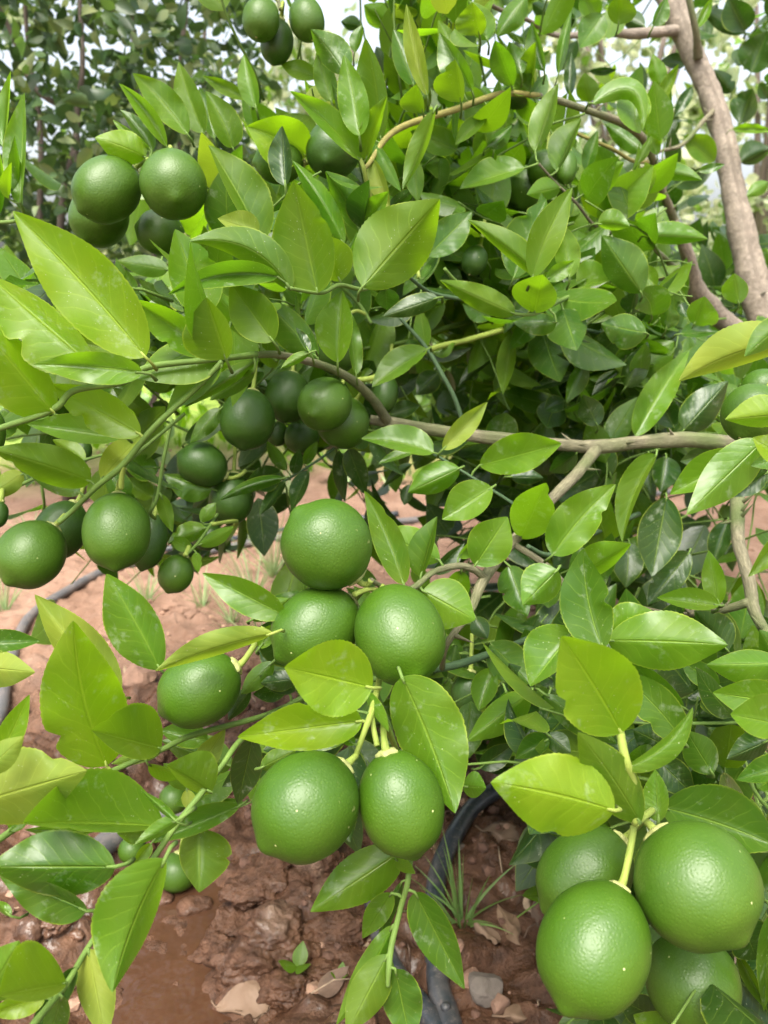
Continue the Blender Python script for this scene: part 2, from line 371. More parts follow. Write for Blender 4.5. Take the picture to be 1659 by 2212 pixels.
tree = empty('lime_tree', (G(1830, 1650).x, G(1830, 1650).y, 0))
TP = Vector(tree.location)
tag(tree, 'lime tree with thorny tan branches and broad glossy leaves, filling most of the view', 'tree')
bn = 0
for nm, kind, mat, pts in BR:
    cp = catmull(pts, 7)
    vs = [P(p[0], p[1], p[3]) for p in cp]; rr = [max(.0012, p[2] / 2 / FP * p[3]) for p in cp]
    if nm == 'P':
        vs.append(Vector((vs[-1].x, vs[-1].y, -.05))); rr.append(rr[-1] * 1.15)
    mb = MB(); thick = pts[0][2] > 20 or kind == 'trunk'
    # nodes and slight swellings
    for i in range(len(rr)): rr[i] *= 1 + .07 * noise.noise(Vector((i * .9, len(pts), pts[0][0] * .01)))
    tube(mb, vs, rr, 20 if kind == 'trunk' else 12, lump=.16 if mat in (M_BARK, M_BRAN) else .05)
    # thorns
    rs = random.Random(nm)
    if mat in (M_BRAN,) and nm in ('B', 'C', 'N', 'Q', 'T', 'O'):
        for k in range(5):
            i = rs.randrange(2, len(vs) - 4); dr = Vector((rs.uniform(-1, 1), rs.uniform(-.6, .2), rs.uniform(-.2, 1))).normalized()
            tube(mb, [vs[i], vs[i] + dr * (rr[i] + .005), vs[i] + dr * (rr[i] + .013)], [.0022, .0012, .0002], 6)
    mb.build(kind, [mat], tree)
    if kind == 'branch':
        for p, v, r in zip(cp, vs, rr): SAMP.append((p[0], p[1], p[3], v, r))
def nearest(x, y, d, maxpx, maxd=.12):
    best = None; bd = 1e9
    for s in SAMP:
        q = (s[0] - x) ** 2 + (s[1] - y) ** 2
        if q < bd and abs(s[2] - d) < maxd: bd = q; best = s
    return best if bd < maxpx ** 2 else None

# ------------------------------------------------------------------ traced leaves: tile bx by tx ty wl wr bend depth type
LEAVES = """
1 130 1320 160 600 110 20 0 .55 L
1 140 1360 95 880 60 18 0 .54 G
1 20 950 70 460 60 12 0 .57 L
1 60 1290 75 1050 60 6 0 .53 U
1 -20 1400 -10 950 20 40 0 .56 L
1 1080 950 770 540 50 45 -30 .60 L
1 1215 870 860 475 75 90 -20 .66 U
1 985 980 778 712 32 62 -15 .60 G
1 975 975 730 775 38 20 0 .61 L
1 945 1020 615 890 90 95 -10 .59 Y
1 1320 860 1160 400 90 62 10 .68 U
1 1390 900 1290 560 40 50 0 .74 G
1 1510 960 1330 590 65 95 -15 .68 U
1 1600 640 1310 490 40 40 0 .72 U
1 1659 700 1580 350 72 40 0 .66 L
1 1700 1560 1350 940 45 165 -10 .55 U
1 1540 1280 1305 855 120 40 0 .585 P
2 330 1010 -60 820 150 140 -20 .68 Y
2 190 1205 170 815 90 45 0 .52 D
0 686 633 634 390 64 48 0 .50 U
0 783 620 950 430 76 58 0 .48 U
0 735 608 688 503 25 42 0 .52 U
2 570 1580 235 1040 62 62 -25 .57 L
2 670 1490 450 1110 70 110 -20 .58 G
2 690 1480 735 1165 112 18 0 .56 D
2 710 1450 860 1240 72 42 0 .57 L
2 870 1350 1045 1210 42 36 0 .62 D
2 670 880 570 355 92 78 -10 .60 L
2 810 910 710 245 120 55 -20 .63 U
2 660 880 490 540 40 20 0 .64 G
2 580 480 355 190 72 105 -10 .63 G
2 490 660 395 330 62 60 0 .65 U
2 400 500 160 415 50 62 0 .70 U
2 710 1040 850 620 80 28 10 .58 U
2 680 1040 220 590 45 95 -20 .58 L
2 1110 620 975 25 60 45 10 .62 P
2 1020 550 890 190 62 90 0 .69 G
2 1085 735 1040 545 115 18 0 .62 U
2 1330 665 1290 385 140 32 0 .61 U
2 1290 370 1180 125 42 52 0 .69 U
2 1400 590 1190 210 105 52 0 .66 G
2 1450 230 1400 15 120 52 0 .62 U
2 1500 260 1370 0 62 90 0 .70 L
2 1160 705 950 1230 30 70 10 .58 U
2 1020 1010 1050 1310 48 62 0 .60 U
2 760 910 940 1240 30 55 0 .62 G
2 760 1030 870 1360 30 70 0 .64 P
2 1300 970 1000 850 70 90 0 .80 U
2 1150 300 1000 270 42 42 0 .9 G
2 1740 1090 1320 1225 32 110 -10 .76 L
2 1330 1320 1700 1200 100 90 0 .95 G
2 1490 1385 1430 1230 22 22 0 .8 Y
2 1110 1659 1400 1370 95 95 0 .70 G
2 850 170 700 30 60 90 0 .9 L
2 900 40 1130 180 50 60 0 .85 L
2 1060 20 1160 170 50 30 0 .8 P
2 1030 140 860 -60 70 100 0 .8 G
2 870 530 780 300 60 70 0 1.0 D
2 680 170 550 140 40 50 0 1.1 D
2 1500 740 1290 940 30 60 0 .72 U
2 1659 560 1550 260 80 60 0 .7 G
2 1500 950 1659 810 30 60 0 .75 G
2 1540 980 1570 520 60 60 0 .78 U
2 1340 590 1500 700 60 50 0 .78 L
2 640 340 690 160 50 20 0 .72 L
2 1750 -20 1560 240 70 60 0 .8 L
0 1112 678 950 605 22 26 0 .60 U
0 1170 600 1010 475 14 32 -6 .60 U
0 1150 600 1236 405 32 30 8 .58 U
0 1110 600 1180 430 48 28 0 .63 G
0 1230 600 1215 480 22 26 0 .65 U
6 145 370 200 120 150 105 0 .58 U
3 505 660 470 470 65 65 0 .9 U
3 525 670 850 840 66 60 190 .74 L
3 840 560 830 865 90 100 -40 .77 L
3 300 480 385 70 30 32 10 .80 L
3 590 90 440 310 75 80 0 .85 G
3 690 160 700 -40 65 95 0 .9 U
3 915 170 1000 -20 22 60 0 .85 G
3 210 460 130 140 75 22 0 .76 G
3 120 580 155 270 82 12 0 .74 U
3 60 480 -20 270 50 60 0 .75 G
3 110 610 -10 480 62 90 0 .79 U
3 120 630 225 480 30 62 0 .8 G
3 150 980 300 540 85 42 0 .72 L
3 290 1110 450 770 115 20 0 .75 U
3 480 1110 555 845 50 32 0 .85 G
3 445 1270 725 1050 85 85 10 .72 L
3 560 1430 915 1070 95 115 0 .75 L
3 555 1415 600 1190 78 65 0 .77 U
3 555 1450 765 1470 85 35 8 .70 L
3 315 1215 95 1260 52 75 0 .70 L
3 870 1530 1270 1550 82 48 10 .80 L
3 920 1120 1235 1170 62 42 20 .85 L
3 1210 1110 1380 1065 26 26 0 .9 G
3 1480 800 1560 575 95 62 0 1.3 D
3 1550 470 1659 200 110 72 0 1.3 D
3 1430 840 1690 850 32 24 8 1.2 L
3 1480 1050 1680 960 90 45 0 1.3 D
3 1310 1050 1110 880 60 95 0 1.2 U
3 1170 560 1050 760 34 34 0 1.25 D
3 960 560 915 350 48 55 0 .9 L
3 950 680 1080 415 42 28 0 .85 U
3 980 830 970 560 24 24 0 .86 L
3 820 1050 905 880 22 30 0 .8 U
3 940 1000 880 860 30 42 0 .84 U
3 375 620 385 340 38 32 0 .9 D
3 1510 210 1230 60 62 62 0 1.3 D
3 1200 180 1300 -20 22 30 0 1.2 L
3 1510 200 1400 -20 95 95 0 1.3 D
3 860 170 700 100 52 62 0 1.25 D
3 500 460 680 450 18 32 0 1.2 D
3 850 980 600 800 60 65 0 .95 G
3 830 890 950 1000 50 50 0 1.0 G
3 1120 420 960 400 30 60 0 1.3 D
3 1420 600 1310 450 50 60 0 1.35 D
3 1659 640 1600 540 40 70 0 1.4 D
3 1659 1180 1520 1270 40 40 0 1.1 L
3 1050 1200 1300 1110 60 60 0 1.2 D
3 540 130 460 -60 60 70 0 .95 L
3 380 180 300 80 50 60 0 1.2 D
3 230 80 130 20 50 50 0 1.2 D
3 250 220 150 100 50 60 0 1.0 G
0 1385 632 1300 508 36 45 0 .72 G
0 314 771 28 456 66 66 -6 .45 Y
0 200 790 -30 590 75 34 0 .48 Y
0 117 892 -70 670 68 42 0 .46 Y
4 920 755 215 705 95 85 -15 .43 L
4 910 1155 320 830 110 115 0 .52 Y
4 780 1175 175 1090 62 100 0 .56 L
4 590 1460 -60 1250 95 120 -10 .50 U
4 1370 640 840 275 110 80 -10 .50 L
4 1465 668 1335 268 200 75 0 .46 U
0 445 680 378 495 42 52 0 .52 L
0 628 626 408 522 26 38 -42 .48 U
0 600 598 363 637 22 26 -22 .47 G
0 560 502 470 472 16 30 0 .52 P
0 590 737 497 612 42 40 0 .50 U
0 562 737 450 620 24 22 0 .54 L
5 400 660 10 250 112 80 -10 .60 G
5 530 690 560 222 140 70 0 .55 L
5 650 770 600 330 25 52 0 .62 G
5 350 625 160 728 22 36 0 .50 L
5 345 620 258 460 16 34 0 .50 D
5 1110 605 752 850 45 100 -10 .65 L
5 1180 270 820 392 55 62 0 .61 D
5 1150 1275 680 1185 45 105 -22 .60 L
5 1060 1258 790 1350 18 38 -8 .65 G
5 1210 1255 1500 945 55 62 0 .60 P
5 1320 1375 985 1532 75 95 0 .60 L
0 1063 1053 955 1122 30 40 0 .58 L
0 1036 1005 1213 958 40 34 0 .60 L
5 540 1260 578 1595 28 52 0 .75 D
5 600 1250 712 1550 62 62 0 .75 D
5 1010 1350 825 1500 16 36 -6 .80 D
5 1000 1480 960 1615 32 42 0 .80 D
5 200 1390 70 1200 42 32 0 .70 G
5 190 1460 20 1680 30 42 0 .68 D
5 340 1390 230 1650 32 62 0 .68 D
5 240 1410 280 1250 32 42 0 .70 D
5 310 1350 400 1200 32 32 0 .70 G
5 160 1400 -60 1460 90 60 0 .68 D
5 1320 980 1120 600 10 10 0 .8 D
5 1100 590 1060 330 50 40 0 .74 U
5 1030 290 870 600 60 60 0 .95 D
5 1180 760 1040 900 60 70 0 .85 D
5 1070 640 1400 590 20 60 0 .8 D
5 1540 650 1310 850 20 50 -10 .9 D
5 1659 500 1600 900 40 60 0 .8 U
5 870 1030 1060 970 60 40 0 .8 D
5 1150 630 1290 560 20 50 0 .76 L
5 700 760 760 680 60 60 0 .8 D
5 840 210 850 350 70 60 0 .65 D
5 1000 130 880 20 80 40 0 .68 U
5 1520 400 1340 310 60 60 0 .8 G
5 1080 150 1190 -20 30 20 0 .7 G
4 1659 680 1190 985 36 52 0 .55 L
4 1440 715 1080 1005 55 90 0 .56 L
4 1650 750 1360 935 50 52 0 .60 G
4 1010 1062 730 850 52 50 0 .70 U
4 1140 830 920 800 62 32 0 .75 U
4 1100 1000 985 955 42 42 0 .82 D
4 655 1445 915 1165 95 50 0 .60 P
4 1020 1372 820 1385 70 80 0 .70 G
4 990 1560 800 1440 52 60 0 .70 U
4 1375 1512 1060 1412 105 35 0 .68 G
4 1430 990 1230 1215 52 52 0 .66 G
4 1200 1210 1500 1000 60 60 0 .69 D
4 520 1535 190 1420 50 50 0 .60 G
4 150 1410 -90 1570 62 62 0 .58 P
4 550 1332 340 1190 32 62 0 .62 Y
4 1090 90 760 30 60 60 0 .72 U
4 1100 330 900 150 40 40 0 .66 U
4 870 290 820 90 50 40 0 .62 G
4 930 620 500 560 70 90 0 .6 U
4 1100 700 800 640 60 50 0 .62 G
4 1450 160 1400 400 50 50 0 .58 L
4 330 1020 30 940 60 60 0 .56 G
4 700 1380 870 1700 80 60 0 .62 G
0 347 1068 373 1150 13 15 0 .58 U
0 612 1033 473 1082 12 12 -8 .64 G
0 1418 982 1345 1172 8 34 -14 .62 U
6 800 1165 1150 610 90 82 15 .75 L
6 1110 1130 1400 810 105 90 0 .80 D
0 1720 735 1466 824 24 52 -16 .42 P
0 1700 690 1608 770 20 28 0 .40 U
0 1700 895 1566 906 20 40 0 .38 Y
0 1710 1000 1626 945 22 30 0 .38 Y
0 1645 955 1483 1112 40 42 0 .42 L
0 1612 978 1447 1068 24 38 0 .44 L
0 1700 985 1621 1006 16 18 0 .42 G
0 1124 1163 1180 1043 40 42 0 .55 L
0 1194 1199 1330 1046 44 38 8 .53 L
6 555 1100 460 900 72 72 0 .80 D
6 905 385 820 225 90 120 -30 .76 G
6 770 370 800 230 70 60 0 .78 D
6 1000 470 1020 310 42 65 0 .80 G
6 870 500 578 440 115 85 0 .70 G
6 1180 445 1250 262 65 115 0 .80 L
6 1470 310 1440 112 85 65 0 .80 L
6 430 210 655 150 135 20 10 .75 L
6 330 340 420 612 100 130 0 .68 G
6 290 430 5 430 72 50 0 .66 G
6 525 690 450 540 52 52 0 .80 D
6 545 685 290 640 32 62 0 .80 D
6 735 850 880 555 65 75 0 .85 D
6 700 1190 800 900 105 85 0 .90 D
6 1050 1110 950 900 80 70 0 .90 D
6 470 690 350 945 65 42 0 .80 G
6 1095 505 1350 490 65 24 0 .80 G
6 500 200 680 210 24 62 0 .80 G
6 220 155 405 30 42 52 0 .62 L
6 1000 1300 960 1530 95 65 0 .80 D
6 890 1290 900 1540 60 60 0 .82 D
6 -10 1430 205 1440 52 42 0 .70 D
6 400 760 120 870 30 40 0 .85 D
6 700 750 520 900 40 50 0 .88 D
6 660 690 800 620 40 50 0 .9 G
6 340 940 210 1000 40 60 0 .85 D
6 540 180 700 380 60 70 0 .9 D
6 830 70 940 210 60 70 0 .78 U
6 830 -20 700 190 70 100 0 .74 G
6 1659 420 1580 460 40 50 0 1.0 G
6 1100 300 1130 400 40 40 0 .95 D
6 1659 1400 1430 1560 60 30 0 .6 D
6 420 1280 240 1400 60 50 0 .75 D
6 1300 1280 1090 1330 60 50 0 .8 D
6 640 1420 560 1200 60 70 0 .85 D
7 1038 1020 690 400 175 125 -10 .50 L
7 775 1182 225 535 105 150 20 .52 P
7 690 1645 475 705 255 225 45 .40 Y
7 1045 1532 595 1415 95 215 0 .42 U
0 590 1368 335 1450 14 32 -8 .43 P
0 617 1330 437 1238 34 28 0 .46 L
0 -40 1392 87 1385 26 16 0 .5 G
0 -60 1440 76 1452 34 34 0 .49 P
0 -5 1645 64 1500 24 24 0 .42 Y
0 -70 1740 188 1665 78 62 0 .37 P
0 -30 1665 52 1590 26 26 0 .35 P
0 457 1712 360 1653 16 62 0 .43 U
0 410 1690 487 1575 22 22 0 .5 P
0 450 1600 345 1578 22 28 0 .55 G
0 350 1619 240 1650 14 14 0 .52 L
0 500 1655 350 1600 30 40 0 .56 G
7 1290 215 1520 92 32 52 0 .60 L
7 1335 100 1085 205 45 70 0 .62 L
7 1270 260 1285 395 28 28 0 .58 L
7 1240 240 1100 170 40 40 0 .63 L
7 1300 60 1400 -60 40 40 0 .65 L
7 1620 1150 1480 1350 40 60 0 .5 D
0 560 1400 600 1345 16 14 0 .47 L
0 590 1430 520 1500 20 18 0 .5 G
0 640 1490 560 1460 20 18 0 .5 D
8 755 1140 185 1005 210 220 0 .38 Y
0 783 1557 513 1592 42 50 0 .40 Y
8 640 1505 497 1430 26 42 0 .42 L
0 868 1462 983 1757 72 55 6 .41 L
8 700 1150 860 1425 45 24 0 .40 L
0 872 1262 787 1060 30 26 -8 .52 U
8 1190 315 795 120 90 110 0 .56 L
8 1065 420 1175 28 110 26 0 .50 U
8 1080 510 1420 700 140 150 0 .50 L
8 1420 345 1630 30 125 125 0 .55 L
8 1310 295 1500 100 20 60 0 .545 L
8 1330 380 1300 620 60 70 0 .58 L
8 1530 1010 1445 1290 62 85 0 .60 L
0 1060 1390 1145 1478 36 38 0 .60 G
0 1143 1498 1008 1602 34 28 0 .52 L
8 1420 680 1500 820 50 60 0 .65 D
8 1240 1080 1300 860 60 50 0 .7 D
8 1150 400 1350 200 30 60 0 .7 D
8 -30 700 220 560 60 50 0 .56 L
8 260 1080 30 1110 60 60 0 .5 D
8 200 1150 -20 1180 60 40 0 .5 D
8 650 1290 400 1400 80 60 0 .47 G
8 300 1500 650 1440 60 60 0 .47 G
8 30 1659 260 1540 60 60 0 .46 U
8 1450 1659 1680 1500 60 70 0 .55 D
8 1500 1340 1700 1060 60 80 0 .66 D
8 1180 1280 1290 1100 40 60 0 .68 L
0 1100 1222 1140 1332 26 34 0 .57 G
9 295 375 70 602 95 130 0 .50 L
9 590 892 460 238 165 125 30 .45 G
9 400 435 772 208 115 55 0 .50 L
9 405 765 118 1130 70 185 0 .46 L
9 620 832 1398 862 170 160 8 .42 L
9 620 790 950 665 135 60 0 .48 L
9 710 1432 320 805 225 245 -10 .345 Y
9 1120 1500 665 1025 110 115 -30 .44 G
9 1115 1270 640 930 45 70 0 .5 G
9 1345 1130 1090 960 65 65 0 .55 G
9 1400 900 1180 640 65 125 0 .55 D
9 1340 602 1275 248 70 62 0 .51 L
9 1345 605 940 555 42 80 0 .50 L
0 1440 1075 1408 1245 42 42 0 .70 D
9 1150 260 880 600 85 100 0 .75 D
9 760 200 740 490 90 90 0 .80 D
9 1400 60 1300 340 52 75 0 .80 D
0 1720 1120 1616 1246 28 14 0 .36 U
0 1690 1440 1640 1360 22 28 0 .50 G
9 1720 980 1260 990 115 80 0 .45 L
9 1780 1240 1300 1170 115 110 0 .42 L
9 1820 1400 1415 1310 95 160 0 .38 L
9 1180 1300 1425 1370 95 55 0 .60 D
9 990 1510 785 1410 90 90 0 .50 D
0 1540 1672 1482 1578 32 32 0 .46 G
0 1347 1660 1496 1528 12 30 -22 .36 U
0 1383 1777 1248 1582 50 42 -6 .325 U
0 1328 1751 1060 1690 76 76 -6 .34 Y
12 950 350 930 10 85 65 0 .40 L
12 975 255 1740 520 210 160 20 .42 G
0 1720 1650 1590 1685 20 32 0 .44 G
0 1668 1975 1650 2185 20 22 0 .42 G
12 1460 1205 1655 1570 32 42 0 .45 U
0 1480 2265 1368 2192 30 40 0 .44 L
0 1420 2200 1340 2160 30 30 0 .46 D
0 1650 2240 1480 2150 50 50 0 .47 D
0 1600 2120 1700 2230 30 40 0 .46 D
0 1500 1760 1420 1850 30 40 0 .46 D
0 1659 1600 1570 1640 20 30 0 .5 D
0 1420 1640 1500 1720 30 30 0 .5 D
9 240 1180 60 1500 60 60 0 .55 D
9 -40 1160 60 1480 70 90 0 .55 G
9 210 1180 680 1500 60 90 0 .5 G
9 240 1470 20 1600 50 80 0 .5 G
9 230 1440 380 1560 60 60 0 .5 D
9 100 1200 -20 980 60 90 0 .6 D
9 1130 1200 1340 1060 40 60 0 .6 D
10 1062 378 148 358 48 310 -8 .36 L
10 748 640 -80 640 165 205 0 .35 G
10 562 925 0 700 150 60 -10 .37 G
10 1070 590 728 1455 95 235 -35 .33 L
0 190 2048 228 2250 36 34 0 .35 P
10 432 1395 -10 1475 70 275 0 .33 U
0 -30 2160 42 2032 46 40 0 .34 L
0 97 2152 -30 2192 26 18 0 .335 Y
0 165 2090 60 2240 22 20 0 .36 D
0 135 2150 100 2260 25 20 0 .36 G
10 1150 350 918 145 20 30 0 .36 L
10 1172 325 868 502 30 55 0 .36 L
10 1290 395 1290 806 180 110 0 .6 U
10 1552 245 980 485 55 85 0 .6 G
10 1592 238 1190 330 14 62 0 .62 G
10 980 490 868 625 40 30 0 .5 U
10 592 412 160 400 42 32 0 .40 L
10 60 400 195 295 60 40 0 .42 L
10 960 400 755 420 75 15 0 .45 L
10 70 960 -40 860 20 40 0 .4 L
10 1230 130 1060 -30 60 60 0 .5 L
10 1210 140 1240 290 40 40 0 .5 P
10 960 -20 1190 60 20 60 0 .5 L
0 547 1590 513 1737 30 28 0 .52 D
0 590 1640 480 1700 20 30 0 .55 D
11 940 540 353 932 135 140 0 .42 L
11 900 590 1033 685 36 36 0 .41 L
11 945 735 785 1185 40 24 -18 .44 G
11 880 810 690 1105 62 75 0 .46 L
11 890 1020 520 1665 70 75 10 .44 L
11 1030 805 1352 1432 95 120 0 .43 G
0 838 2062 748 2235 36 36 0 .41 U
0 853 2092 888 2255 38 36 0 .42 G
11 1340 120 1492 130 90 60 0 .45 L
"""
LV = []
for ln in LEAVES.strip().splitlines():
    q = ln.split(); t = int(q[0]); ox, oy = TO[t]; k = 1.0 if t == 0 else 1 / 3.0
    v = [float(a) for a in q[1:9]]; v[4] *= 1.12; v[5] *= 1.12
    LV.append([ox + v[0] * k, oy + v[1] * k, ox + v[2] * k, oy + v[3] * k, v[4] * k, v[5] * k, v[6] * k, v[7], q[9]])
area = sorted(range(len(LV)), key=lambda i: -(math.hypot(LV[i][2] - LV[i][0], LV[i][3] - LV[i][1]) * (LV[i][4] + LV[i][5]) * (1 if -40 < LV[i][2] < 1700 and LV[i][3] < 2240 else .3)))
big = set(area[:97])
FOL = MB()
for i, (bx, by, tx, ty, wl, wr, bend, d, typ) in enumerate(LV):
    rs = random.Random(i * 31 + 5)
    L = math.hypot(tx - bx, ty - by); W = wl + wr
    s = nearest(bx, by, d, 40, .10)
    d0 = d
    if s: d0 = s[2] - s[4] * .3 if abs(s[2] - d) < .06 else d
    extra = sqrt(max(0, (1.9 * max(W, 2.0 * max(wl, wr) * .8)) ** 2 - L * L)) / FP * d * .45
    d1 = d - min(extra, .045) if extra > 0 else d + rs.uniform(-.12, .10) * L / FP * d
    nu = 46 if i in big else 24
    g = leaf_geo(bx, by, tx, ty, wl, wr, bend, d0, d1, nu, 5 if i in big else 3, rs=rs)
    mb = MB() if i in big else FOL
    mi = LORD.index(typ)
    if i in big:
        mb.add(g[0], g[1], g[2], 0)
    else: mb.add(g[0], g[1], g[2], mi)
    # petiole
    b0 = P(bx, by, d0); dirn = (b0 - P(tx, ty, d1)).normalized()
    if s and (s[3] - b0).length < .035:
        e = s[3]
        mid = (b0 + e) / 2 + dirn * .15 * (e - b0).length
    else:
        e = b0 + dirn * .0045 + FW * .011 + Vector((0, 0, -.002)); mid = b0 + dirn * .004 + FW * .003
    pr = .0009 * (1 if W > 30 else .7)
    ip = b0 - dirn * .004
    m2 = 1 if i in big else 6
    tube(mb, [ip, b0, mid, e], [pr * .6, pr, pr, pr * 1.3], 7, m2)
    if i in big: mb.build('leaf', [LM[typ], M_TWIY if typ in 'YP' else M_TWIG], tree)

# ------------------------------------------------------------------ free foliage behind the traced leaves: twigs with leaves set along them
def free_leaf(mb, base, d, side, L, Wd, mi, nu=8, curl=.15, cup=.2, nv=2):
    n = d.cross(side).normalized(); V = []; F = []; uv = []
    for i in range(nu + 1):
        t = i / nu; c = base + d * (L * t) - n * (curl * L * t * t)
        wp = Wd * (wprof(t, .9) if 0 < t < 1 else .02)
        for j in range(-nv, nv + 1):
            f = j / nv
            V.append(c + side * (wp * f) + n * (cup * wp * abs(f) ** 1.4)); uv.append((t, f))
    k = 2 * nv + 1
    for i in range(nu):
        for j in range(k - 1): F.append((i * k + j, i * k + j + 1, (i + 1) * k + j + 1, (i + 1) * k + j))
    mb.add(V, F, uv, mi)
def rvec(rs): 
    while True:
        v = Vector((rs.uniform(-1, 1), rs.uniform(-1, 1), rs.uniform(-1, 1)))
        if .1 < v.length < 1: return v.normalized()
HOLES = [(560, 985, 1110, 1260, .9), (150, 1220, 590, 1620, 1.2), (0, 1230, 160, 1330, 1.2), (1380, 1040, 1659, 1190, 1.2), (900, 760, 1010, 915, 1.0), (1160, 60, 1290, 210, 9), (1480, 150, 1659, 420, 9), (1010, 60, 1080, 200, 1.0), (1230, 70, 1460, 150, 9),
         (330, 830, 470, 1010, 1.4), (0, 1000, 200, 1100, 1.0), (430, 0, 650, 260, 1.4), (640, 0, 860, 200, 1.3), (1470, 560, 1600, 740, 1.2), (1440, -20, 1659, 600, 1.28), (0, -100, 430, 330, 1.4), (0, 330, 430, 575, .9), (180, 1800, 900, 2300, 2), (0, 1950, 200, 2300, 1), (900, 1650, 1170, 2020, 2), (1020, 1950, 1250, 2260, 2), (0, 1600, 200, 1950, 1), (1080, 210, 1180, 330, 0.0)]
def proj(p):
    q = p - CAM; d = q.dot(FW)
    return 829.5 + q.dot(RT) / d * FP, 1106 - q.dot(UP) / d * FP, d
def spray(mb, start, dr, n, ll, rs, wts, tm=6, holes=True, keep=.0, tr=.0015):
    pts = [start]; d = dr.copy()
    for k in range(n):
        d = (d + rvec(rs) * .22 + Vector((0, 0, -.05))).normalized(); pts.append(pts[-1] + d * ll * rs.uniform(.32, .5))
    def blocked(p):
        if not holes: return False
        x, y, dd = proj(p)
        for L_ in LIMES:
            if dd < L_[6] + .05 and math.hypot(x - L_[0], y - L_[1]) < max(L_[2], L_[3]) * .5 + 12: return True
        for (a, b, c, e, m) in HOLES:
            if a < x < c and b < y < e and dd < m and rs.random() > keep: return True
        return False
    if blocked(pts[len(pts) // 2]): return
    a0 = rs.uniform(0, 6.28); mi0 = rs.choices(range(6), wts)[0]
    placed = 0
    for k in range(1, len(pts)):
        t = (pts[k] - pts[k - 1]).normalized(); a = t.cross(Vector((0.1, .2, 1))).normalized(); b = t.cross(a)
        th = a0 + k * 2.4; od = a * cos(th) + b * sin(th)
        ld = (t * (.55 if t.z < .5 else 1.1) + od * .8 + Vector((0, 0, -.22 if t.z < .5 else .1))).normalized()
        sd_ = ld.cross(Vector((0, -.35, 1)) + rvec(rs) * .7)
        if sd_.length < .1: sd_ = ld.cross(Vector((1, 0, 0)))
        sd_.normalize(); L = ll * rs.uniform(.65, 1.1)
        if blocked(pts[k] + ld * L * .6): continue
        pb = pts[k] + ld * .006
        free_leaf(mb, pb, ld, sd_, L, L * rs.uniform(.22, .30), mi0 if rs.random() < .65 else rs.choices(range(6), wts)[0], 9, rs.uniform(0, .35), rs.uniform(.05, .45)); placed += 1
    if placed > (len(pts) - 1) * .6: tube(mb, pts, [tr * (1 - .5 * i / n) for i in range(len(pts))], 5, tm)
